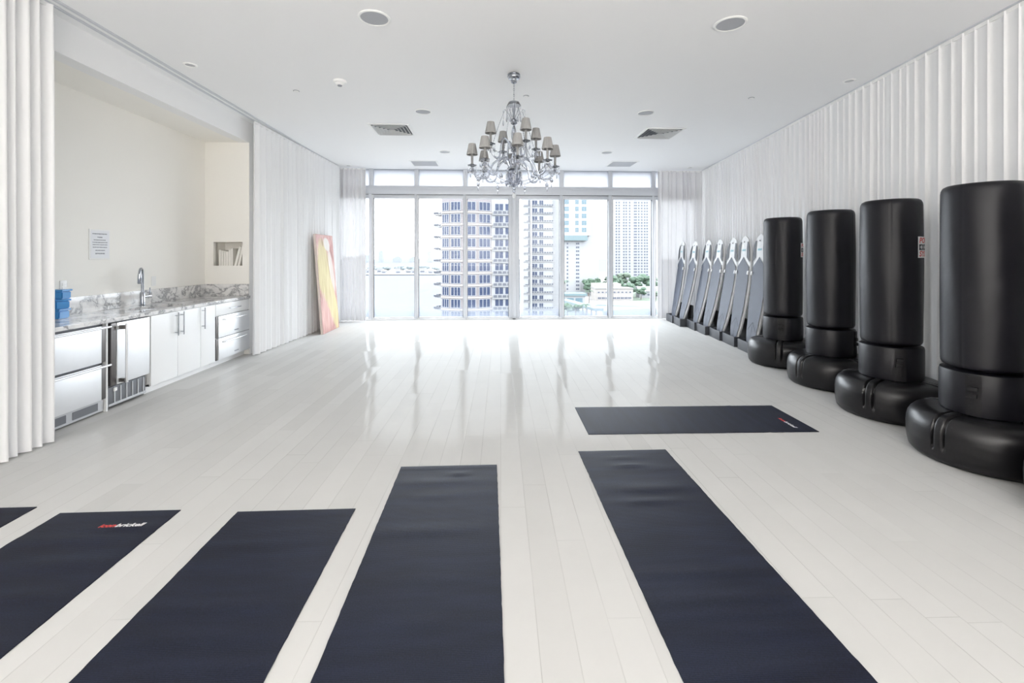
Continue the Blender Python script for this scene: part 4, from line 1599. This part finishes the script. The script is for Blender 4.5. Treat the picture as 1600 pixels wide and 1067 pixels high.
def ceiling_disc(name, label, cat, group, p, r, ring, face_mat, dome, face_name):
    t = thing(name, label, cat, p, 0, group)
    MB().lathe([(r, 0), (r, -0.006), (r - ring * 0.5, -0.011), (r - ring, -0.008), (r - ring, 0)], 40).build('trim_ring', M['plastic_white'], t)
    MB().lathe([(r - ring, -0.004), (r * 0.5, -0.004 - dome * 0.75), (0, -0.004 - dome)], 40).build(face_name, face_mat, t)
    return t


ceiling_disc('ceiling_speaker', 'large round ceiling speaker left of the chandelier', 'speaker', 'large round ceiling speakers', cpos(-0.909, 3.642), 0.128, 0.02, M['grille_grey'], 0.003, 'speaker_grille')
ceiling_disc('ceiling_speaker', 'large round ceiling speaker right of the chandelier', 'speaker', 'large round ceiling speakers', cpos(1.945, 3.591), 0.128, 0.02, M['grille_grey'], 0.003, 'speaker_grille')
ceiling_disc('ceiling_speaker', 'smaller round grille in the ceiling in front of the left air diffuser', 'speaker', 'small round ceiling grilles', cpos(-0.864, 5.964), 0.105, 0.008, M['grille_grey'], 0.003, 'speaker_grille')
ceiling_disc('ceiling_speaker', 'smaller round grille in the ceiling in front of the right air diffuser', 'speaker', 'small round ceiling grilles', cpos(2.045, 5.874), 0.105, 0.008, M['grille_grey'], 0.003, 'speaker_grille')
ceiling_disc('ceiling_speaker', 'small round grille in the ceiling nearest the left square vent', 'speaker', 'small round ceiling grilles', cpos(-0.806, 8.25), 0.10, 0.008, M['grille_grey'], 0.003, 'speaker_grille')
ceiling_disc('ceiling_speaker', 'small round grille in the ceiling nearest the right square vent', 'speaker', 'small round ceiling grilles', cpos(2.121, 8.157), 0.10, 0.008, M['grille_grey'], 0.003, 'speaker_grille')
ceiling_disc('downlight', 'small recessed downlight beside the curtain track over the counter', 'downlight', 'small recessed downlights', cpos(-2.939, 4.621), 0.062, 0.018, M['lamp_glass'], -0.003, 'lens')
ceiling_disc('downlight', 'small recessed downlight beside the long right-hand curtain', 'downlight', 'small recessed downlights', cpos(3.851, 4.695), 0.062, 0.018, M['lamp_glass'], -0.003, 'lens')
ceiling_disc('downlight', 'small recessed downlight in the far ceiling corner over the painting', 'downlight', 'small recessed downlights', cpos(-2.925, 9.60), 0.062, 0.018, M['lamp_glass'], -0.003, 'lens')
ceiling_disc('downlight', 'small recessed downlight in the far ceiling corner over the boards', 'downlight', 'small recessed downlights', cpos(4.249, 9.45), 0.062, 0.018, M['lamp_glass'], -0.003, 'lens')
sd = thing('smoke_detector', 'white domed smoke detector on the ceiling left of the chandelier', 'smoke detector', cpos(-1.604, 4.963))
MB().lathe([(0, 0), (0.068, 0), (0.07, -0.012), (0.066, -0.022), (0.045, -0.028), (0.04, -0.042), (0.03, -0.05), (0, -0.052)], 36).build('housing', M['plastic_white'], sd)
MB().lathe([(0.024, -0.05), (0.022, -0.06), (0, -0.062)], 20).build('sensor_cap', M['ink_grey'], sd)
for p, lb in (((-2.198, 5.295), 'flush white sprinkler cover left of the smoke detector'), ((0.428, 5.332), 'flush white sprinkler cover just behind the chandelier stem'), ((3.109, 5.265), 'flush white sprinkler cover between chandelier and right-hand curtain')):
    t = thing('sprinkler_cover', lb, 'sprinkler', cpos(*p), 0, 'sprinkler covers on the ceiling')
    MB().lathe([(0.034, 0), (0.034, -0.004), (0.028, -0.006), (0.028, -0.002)], 28).build('rim', M['ink_grey'], t)
    MB().lathe([(0.030, -0.004), (0.026, -0.010), (0, -0.011)], 28).build('cap', M['plastic_white'], t)


def diffuser(label, p):
    t = thing('air_diffuser', label, 'air vent', p, 0, 'square air diffusers')
    s = 0.30
    MB().box(-s + 0.03, s - 0.03, -s + 0.03, s - 0.03, -0.002, 0).build('duct_opening', M['louvre_back'], t, smooth=0)
    b = MB()
    for x0, x1, y0, y1 in ((-s, s, -s, -s + 0.035), (-s, s, s - 0.035, s), (-s, -s + 0.035, -s + 0.035, s - 0.035), (s - 0.035, s, -s + 0.035, s - 0.035)):
        b.box(x0, x1, y0, y1, -0.012, 0, 0.002)
    b.build('outer_frame', M['plastic_white'], t)
    for k in range(5):
        a = s - 0.045 - 0.05 * k
        i = a - 0.030
        bm = bmesh.new()
        o_ = [bm.verts.new((x * a, y * a, -0.026)) for x, y in ((-1, -1), (1, -1), (1, 1), (-1, 1))]
        n_ = [bm.verts.new((x * i, y * i, -0.004)) for x, y in ((-1, -1), (1, -1), (1, 1), (-1, 1))]
        for q in range(4):
            bm.faces.new((o_[q], o_[(q + 1) % 4], n_[(q + 1) % 4], n_[q]))
        bmesh.ops.solidify(bm, geom=bm.faces[:], thickness=0.002)
        bmesh.ops.recalc_face_normals(bm, faces=bm.faces[:])
        b = MB()
        b._merge(bm, 0)
        b.build('louvre_blade', M['plastic_white'], t, smooth=0)
    return t


diffuser('square louvred air diffuser in the ceiling left of the chandelier', cpos(-1.441, 6.83))
diffuser('square louvred air diffuser in the ceiling right of the chandelier', cpos(2.592, 6.843))
for (x, y), lb in (((-1.313, 9.30), 'flat rectangular return vent near the window left of the chandelier'), ((2.692, 9.16), 'flat rectangular return vent near the window right of the chandelier')):
    t = thing('return_vent', lb, 'air vent', cpos(x, y), 0, 'flat return vents')
    b = MB()
    for x0, x1, y0, y1 in ((-0.28, 0.28, -0.28, -0.25), (-0.28, 0.28, 0.25, 0.28), (-0.28, -0.25, -0.25, 0.25), (0.25, 0.28, -0.25, 0.25)):
        b.box(x0, x1, y0, y1, -0.010, 0, 0.002)
    b.build('outer_frame', M['plastic_white'], t)
    MB().box(-0.25, 0.25, -0.25, 0.25, -0.003, 0).build('duct_opening', M['grille_grey'], t, smooth=0)
    b = MB()
    for k in range(16):
        yy = -0.24 + 0.032 * k
        b.box(-0.25, 0.25, yy - 0.009, yy + 0.009, -0.009, -0.006)
    b.build('slat_core', M['grille_blade'], t, smooth=0)

# ================================================================ OUTDOORS, ABOUT TEN FLOORS BELOW AND BEYOND
G = -30.0
b = MB()
b.box(-3000, 3000, -400, 5000, G - 1.5, G - 0.8)
struct(b.build('sea', M['bay'], smooth=0))
b = MB()
b.prism([(-26, -300), (900, -300), (900, 900), (95, 900), (60, 420), (20, 300), (-20, 170)], G - 1.2, G)
struct(b.build('ground', M['land'], smooth=0))


def window_mesh(wd, ht, cols, rows, glass, frame=None, fd=0.12):
    """one window: glass with mullions, facing -y, origin at its sill centre"""
    b = MB()
    b.box(-wd / 2, wd / 2, -0.04, 0.1, 0, ht, mi=0)
    for k in range(cols + 1):
        x = -wd / 2 + wd * k / cols
        b.box(x - 0.06, x + 0.06, -fd, 0.02, 0, ht, mi=1)
    for k in range(rows + 1):
        z = ht * k / rows
        b.box(-wd / 2, wd / 2, -fd, 0.02, z - 0.05, z + 0.05, mi=1)
    me = bpy.data.meshes.new('window')
    b.bm.to_mesh(me)
    b.bm.free()
    me.materials.append(M[glass])
    me.materials.append(M[frame or 'frame_white'])
    return me


# --- pink rounded tower straight ahead
t1 = thing('apartment_tower', 'pale pink rounded apartment tower with blue grey windows, nearest outside', 'building', (-5.6, 121, G))
RT = 9.0
ZT = 48.0
FZ = [44.75 - 3.0 * k for k in range(15)]         # window head heights above ground
arc = [(RT * math.sin(R(a)), -RT * math.cos(R(a))) for a in range(-46, 47, 4)]
MB().prism(arc + [(6.5, 6.0), (-6.5, 6.0)], 0, ZT).build('tower_wall', M['pink'], t1, smooth=20)
for k, zt in enumerate(FZ):
    b = MB()
    o_ = [((RT + 0.22) * math.sin(R(a)), -(RT + 0.22) * math.cos(R(a))) for a in range(-46, 47, 4)]
    i_ = [((RT - 0.2) * math.sin(R(a)), -(RT - 0.2) * math.cos(R(a))) for a in range(46, -47, -4)]
    b.prism(o_ + i_, zt - 2.75, zt - 2.35)
    b.build('floor_band', M['stucco_warm'], t1, smooth=0)
wm = {}
for ang, wd, cols in ((-36, 2.1, 3), (-17.5, 2.5, 3), (7.5, 2.0, 2), (29, 3.1, 3)):
    me = window_mesh(wd, 2.1, cols, 1, 'tower_glass', fd=0.1)
    for zt in FZ:
        o = link('window', me, t1, (RT * math.sin(R(ang)), -RT * math.cos(R(ang)) - 0.02, zt - 2.1), R(ang))
MB().box(5.9, 12.6, -6.6, 6, 0, ZT - 0.4).build('wing_wall', M['stucco'], t1, smooth=0)
mea, meb = window_mesh(2.1, 1.75, 2, 1, 'tower_glass'), window_mesh(1.0, 1.75, 1, 1, 'tower_glass')
for zt in FZ:
    link('window', mea, t1, (8.0, -6.6, zt - 1.95), 0)
    link('window', meb, t1, (10.0, -6.6, zt - 1.95), 0)
    b = MB()
    b.box(6.3, 12.6, -7.1, -6.6, zt - 3.02, zt - 2.85, mi=1)
    for x in (6.6, 7.75, 8.9, 10.05):
        b.box(x, x + 0.85, -7.1, -7.0, zt - 2.75, zt - 2.15, mi=0)
    b.build('balcony', [M['rail'], M['stucco']], t1, smooth=0)
    b = MB()
    b.lathe([(0, 0), (2.2, 0), (2.2, 0.3), (0, 0.3)], 20, (-6.3, -3.5, zt - 3.05), mi=1, ang=(PI * 0.5, PI * 1.6))
    for q in range(9):
        a = PI * 0.55 + PI * q / 9
        x, y = -6.3 + 2.15 * math.cos(a), -3.5 + 2.15 * math.sin(a)
        b.box(x - 0.25, x + 0.25, y - 0.25, y + 0.25, zt - 2.7, zt - 2.2, mi=0)
    b.build('balcony', [M['rail'], M['stucco']], t1, smooth=0)

# --- white balcony tower
t2 = thing('apartment_tower', 'white apartment tower with stacked balcony rails right of the centre post', 'building', (12.8, 172, G))
b = MB()
b.box(0, 11.1, 0, 14, 0, 56)
b.box(11.1, 15, 3, 14, 0, 55)
b.box(2.7, 3.2, -0.6, 0, 0, 56)
b.build('tower_wall', M['stucco'], t2, smooth=0)
mc = window_mesh(2.0, 1.5, 2, 1, 'tower_glass')
md = window_mesh(1.5, 1.5, 2, 1, 'tower_glass')
for k in range(17):
    z = 51.0 - 3.0 * k
    link('window', mc, t2, (4.3, 0, z), 0)
    link('window', md, t2, (6.8, 0, z), 0)
    b = MB()
    b.box(3.2, 11.6, -0.5, 0, z - 0.72, z - 0.58, mi=1)
    for q in range(9):
        b.box(3.3 + 0.92 * q, 3.3 + 0.92 * q + 0.62, -0.5, -0.4, z - 0.52, z - 0.02, mi=0)
    b.build('balcony', [M['rail'], M['stucco']], t2, smooth=0)
    b = MB()
    b.box(-1.0, 2.2, -0.4, 0, z - 0.72, z - 0.6, mi=1)
    b.box(0.2 + 0.5 * (k % 3), 2.2, -0.4, -0.35, z - 0.6, z - 0.3, mi=0)
    b.box(1.9, 2.3, -0.1, 0, z - 0.5, z + 1.6, mi=0)
    b.build('side_balcony', [M['rail'], M['stucco']], t2, smooth=0)

# --- tower with teal crown block
t3 = thing('apartment_tower', 'white slab tower with a teal band under its glassy upper block', 'building', (50, 358, G))
b = MB()
b.box(0, 22, 0, 30, 0, 46)
b.prism([(22, 0), (39, 9), (39, 30), (22, 30)], 0, 82)
b.build('tower_wall', M['stucco'], t3, smooth=0)
MB().box(-2, 30, -3, 25, 47.6, 84).build('upper_block', M['frame_white'], t3, smooth=0)
MB().box(-2.5, 27, -3.5, 25, 43.6, 47.6).build('teal_band', M['teal'], t3, smooth=0)
mA, mB, mC = window_mesh(4.4, 3.5, 3, 2, 'tower_glass_teal'), window_mesh(2.7, 3.5, 2, 2, 'tower_glass_teal'), window_mesh(3.8, 3.5, 2, 2, 'tower_glass_teal')
for k in range(6):
    z = 50.2 + 5.5 * k
    for me, x in ((mB, 2.2), (mA, 11.0), (mB, 19.6), (mC, 25.3)):
        link('window', me, t3, (x - 1, -3, z), 0)
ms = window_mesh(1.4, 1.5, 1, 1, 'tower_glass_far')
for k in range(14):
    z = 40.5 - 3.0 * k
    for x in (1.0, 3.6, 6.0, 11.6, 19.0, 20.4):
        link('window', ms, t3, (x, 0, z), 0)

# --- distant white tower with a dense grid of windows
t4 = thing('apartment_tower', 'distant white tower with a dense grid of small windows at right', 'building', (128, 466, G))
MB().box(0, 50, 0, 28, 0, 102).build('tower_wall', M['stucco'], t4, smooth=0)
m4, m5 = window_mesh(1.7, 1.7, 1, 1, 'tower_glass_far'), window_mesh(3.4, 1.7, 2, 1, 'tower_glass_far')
cols4 = [(3.3, m4), (6.2, m4), (11.1, m4), (13.7, m4), (17.3, m4), (23.3, m5), (26.9, m4), (30.0, m4), (33.1, m4), (35.7, m4)]
rest = MB()
cnt = 0
for k in range(31):
    z = 98 - 3.0 * k
    for x, me in cols4:
        if 1 <= k and cnt < 100:
            link('window', me, t4, (x, 0, z), 0)
            cnt += 1
        elif k >= 1:
            wd = 3.4 if me is m5 else 1.7
            rest.box(x - wd / 2, x + wd / 2, -0.1, 0.05, z, z + 1.7)
o = rest.build('window_rows', M['tower_glass_far'], t4, smooth=0)
o['kind'] = 'stuff'


# --- low cream building
lb = thing('low_building', 'long low cream building with a row of small windows beside the trees', 'building', (82, 316, G))
b = MB()
b.box(-8, 19, 0, 14, 0, 8.4)
b.box(-8, 11, 2, 14, 8.4, 11.8)
b.build('building_wall', M['stucco_warm'], lb, smooth=0)
MB().box(-8.4, 19.4, -0.5, 14.6, 8.4, 8.8).build('roof_edge', M['roof_grey'], lb, smooth=0)
mw = window_mesh(1.5, 1.0, 1, 1, 'tower_glass_far')
mv = window_mesh(2.3, 1.3, 2, 1, 'tower_glass_far')
for k in range(9):
    link('window', mw, lb, (-5.5 + 2.8 * k, 0, 5.4), 0)
    link('window', mv, lb, (-5 + 2.7 * k, 0, 1.2), 0)
sb = thing('small_house', 'small white house with a pale pitched roof at the window edge', 'house', (121, 335, G))
MB().box(-9, 9, 0, 9, 0, 5).build('building_wall', M['stucco'], sb, smooth=0)
bm = bmesh.new()
v = [bm.verts.new(c) for c in ((-10, -1, 5), (10, -1, 5), (10, 10, 5), (-10, 10, 5), (-10, 4.5, 8.5), (10, 4.5, 8.5))]
for f in ((0, 1, 5, 4), (2, 3, 4, 5), (0, 4, 3), (1, 2, 5), (0, 3, 2, 1)):
    bm.faces.new([v[i] for i in f])
b = MB()
b._merge(bm, 0)
b.build('roof', M['roof_grey'], sb, smooth=0)
for x in (-6, -2, 2, 6):
    link('window', mv, sb, (x, 0, 1.8), 0)
# teal canopy walkway
wk = thing('covered_walkway', 'teal roofed walkway slanting across the waterfront below the towers', 'walkway', (49.5, 250, G), R(-79))
MB().box(-26, 26, -2.6, 2.6, 4.0, 5.4, 0.2).build('canopy_roof', M['teal'], wk, smooth=0)
for k in range(9):
    MB().box(-24 + 5.8 * k, -23.5 + 5.8 * k, -0.3, 0.3, 0, 4).build('post', M['stucco'], wk, smooth=0)
pd = thing('podium_block', 'teal glazed podium at the foot of the slab tower', 'building', (43, 288, G))
MB().box(-6, 18, 0, 12, 0, 6).build('podium_wall', M['stucco'], pd, smooth=0)
MB().box(-7, 19, -1, 12, 6, 7.4).build('roof', M['teal'], pd, smooth=0)
for k in range(4):
    MB().box(-5 + 5.6 * k, -0.6 + 5.6 * k, -0.2, 0.2, 0.8, 4.6).build('window', M['tower_glass_teal'], pd, smooth=0)
b = MB()
b.prism([(58, 222), (130, 226), (130, 262), (92, 268), (64, 258)], G, G + 0.1)
struct(b.build('road', M['asphalt'], smooth=0))
b = MB()
b.prism([(66, 284), (96, 274), (98, 279), (70, 292)], G, G + 0.08)
struct(b.build('road', M['asphalt'], smooth=0))
b = MB()
b.prism([(92, 318), (150, 300), (170, 420), (92, 420)], G, G + 0.1)
b.prism([(22, 225), (52, 225), (56, 262), (20, 262)], G, G + 0.1)
struct(b.build('lawn', M['lawn'], smooth=0))


def tree(label, x, y, h, rad, mat, seed, group):
    rnd = random.Random(seed)
    t = thing('tree', label, 'tree', (x, y, G), 0, group)
    MB().tube([(0, 0, 0), (0.1, 0, h * 0.3), (0, 0, h * 0.7)], [0.35, 0.28, 0.15], 7).build('trunk', M['bark'], t)
    b = MB()
    for k in range(9):
        a = rnd.uniform(0, 2 * PI)
        q = rnd.uniform(0.1, 0.75) * rad
        b.ball((q * math.cos(a), q * math.sin(a), h * rnd.uniform(0.5, 0.9)), rad * rnd.uniform(0.35, 0.6), 2, sc=(1, 1, 0.75), jit=0.22, seed=seed * 20 + k)
    b.build('crown', M[mat], t, smooth=0)
    return t


def palm(label, x, y, h, seed, group):
    rnd = random.Random(seed)
    t = thing('palm_tree', label, 'palm tree', (x, y, G), 0, group)
    MB().tube([(0, 0, 0), (0.3, 0, h * 0.5), (0.1, 0.1, h)], [0.32, 0.24, 0.2], 8).build('trunk', M['bark'], t)
    b = MB()
    for k in range(13):
        a = 2 * PI * k / 13 + rnd.uniform(-0.2, 0.2)
        L = rnd.uniform(2.6, 3.6)
        up = rnd.uniform(0.2, 1.0)

        def fr_(u, v):
            s = u * L
            wv = 0.75 * math.sin(PI * min(1, u * 0.92 + 0.06)) * (v - 0.5)
            zz = h + up * s * 0.9 - 0.26 * s * s - 0.35 * abs(v - 0.5)
            return (0.1 + s * math.cos(a) - wv * math.sin(a), 0.1 + s * math.sin(a) + wv * math.cos(a), zz)
        b.grid(fr_, 8, 2)
    b.build('fronds', M['leaf'], t)
    return t


TR = [(77, 352, 13, 5.0, 'leaf'), (86, 360, 14, 5.0, 'leaf'), (97, 374, 15, 4, 'leaf_pale'), (101, 358, 16, 5.5, 'leaf'), (111, 372, 18, 6, 'leaf_pale'), (117, 358, 16, 5.5, 'leaf'), (130, 372, 16, 6, 'leaf'), (143, 374, 15, 6, 'leaf_pale'),
      (105, 336, 12, 5.0, 'leaf'), (109, 323, 9, 4, 'leaf'), (95, 342, 12, 4.5, 'leaf'), (132, 354, 12, 5, 'leaf'), (118, 318, 6.5, 3.2, 'leaf_pale'), (126, 322, 6, 3, 'leaf')]
TLB = ['green tree behind the low cream building, leftmost', 'green tree behind the roof of the low cream building', 'pale tree behind the low building, before the gridded tower', 'tall dark tree before the left side of the gridded tower',
       'tallest pale tree before the gridded tower', 'dark tree before the middle of the gridded tower', 'tree before the right side of the gridded tower', 'pale tree at the window edge before the gridded tower',
       'broad green tree at the right end of the low cream building', 'round green tree between low building and small house', 'tree tucked behind the corner of the low cream building', 'green tree behind the small white house',
       'low pale shrub-like tree before the small house', 'low green tree beside the road near the small house']
for i, (x, y, h, rd, mt) in enumerate(TR):
    tree(TLB[i], x, y, h, rd, mt, 30 + i, 'trees by the low building')
WF = [(28, 232, 9, 3.2), (31.5, 224, 7, 3.0), (35.5, 234, 8, 3.0), (39, 227, 7.5, 2.6), (44.5, 234, 6.5, 2.8), (28, 246, 10, 3.4)]
WL = ['waterfront tree at the foot of the white balcony tower', 'second waterfront tree from the balcony tower', 'third waterfront tree, below the teal walkway', 'fourth waterfront tree from the balcony tower', 'last waterfront tree, next to the plaza', 'waterfront tree behind the others beside the walkway end']
for i, (x, y, h, rd) in enumerate(WF):
    tree(WL[i], x, y, h, rd, 'leaf', 60 + i, 'trees below the teal walkway')
palm('palm tree in front of the slab tower facade', 55.5, 333, 13, 5, 'palms outside')
palm('palm tree beside the podium under the slab tower', 66, 300, 8, 6, 'palms outside')
palm('palm tree in the waterfront planting under the walkway', 33, 240, 9, 7, 'palms outside')
palm('palm tree at the right end of the waterfront planting', 47, 221, 7.5, 9, 'palms outside')

# --- across the bay
b = MB()
b.prism([(-420, 778), (-60, 768), (-60, 1050), (-420, 1060)], G - 1, G + 0.5)
struct(b.build('shore', M['land'], smooth=0))
b = MB()
b.prism([(-420, 770), (-60, 760), (-60, 763), (-420, 773)], G - 1.2, G + 1.2)
struct(b.build('embankment_wall', M['seawall'], smooth=0))
rnd = random.Random(12)
hx = [-244, -230, -214, -201, -186, -173, -160, -146, -132, -118, -104, -90]
pl_ = ['first', 'second', 'third', 'fourth', 'fifth', 'sixth', 'seventh', 'eighth', 'ninth', 'tenth', 'eleventh', 'twelfth']
for i, x in enumerate(hx):
    y = 800 + rnd.uniform(0, 70)
    wd, ht = rnd.uniform(8, 12), rnd.uniform(4, 8)
    t = thing('waterfront_house', 'tiny white house across the bay, %s counting from the left along the far shore' % pl_[i], 'house', (x, y, G + 0.5), 0, 'white houses on the far shore')
    MB().box(-wd / 2, wd / 2, 0, 8, 0, ht).build('house_wall', M['stucco'], t, smooth=0)
    MB().box(-wd / 2 - 0.5, wd / 2 + 0.5, -0.5, 8.5, ht, ht + 1.0).build('roof', M['roof_grey' if i % 2 else 'stucco_warm'], t, smooth=0)
    MB().box(-wd * 0.3, wd * 0.3, -0.15, 0.1, ht * 0.3, ht * 0.65).build('window', M['tower_glass_far'], t, smooth=0)
for i in range(11):
    x = -262 + 15.5 * i
    t = thing('shore_tree', 'small hazy tree across the bay, %s from the left along the far shore' % pl_[i], 'tree', (x, 885 + 12 * (i % 3), G + 0.5), 0, 'trees on the far shore')
    MB().tube([(0, 0, 0), (0, 0, 5)], 0.5, 6).build('trunk', M['bark'], t)
    b = MB()
    for k in range(5):
        b.ball((rnd.uniform(-6, 6), rnd.uniform(-3, 3), rnd.uniform(6, 10)), rnd.uniform(3.2, 5.2), 1, sc=(1.4, 1, 0.8), jit=0.2, seed=i * 9 + k)
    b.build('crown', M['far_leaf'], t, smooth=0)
for i in range(9):
    x = -720 + 82 * i
    wd, ht = rnd.uniform(40, 90), rnd.uniform(20, 36)
    if i in (2, 5):
        ht += 22
        wd = 20
    t = thing('skyline_tower', 'faint haze-blue tower on the horizon, %s from the left' % pl_[i], 'building', (x, 2350, G), 0, 'skyline across the bay')
    MB().box(-wd / 2, wd / 2, 0, 40, 0, ht).build('tower_wall', M['far_haze_blue'], t, smooth=0)
    MB().box(-wd / 4, wd / 4, 5, 35, ht, ht + 6).build('roof_box', M['far_haze_blue'], t, smooth=0)
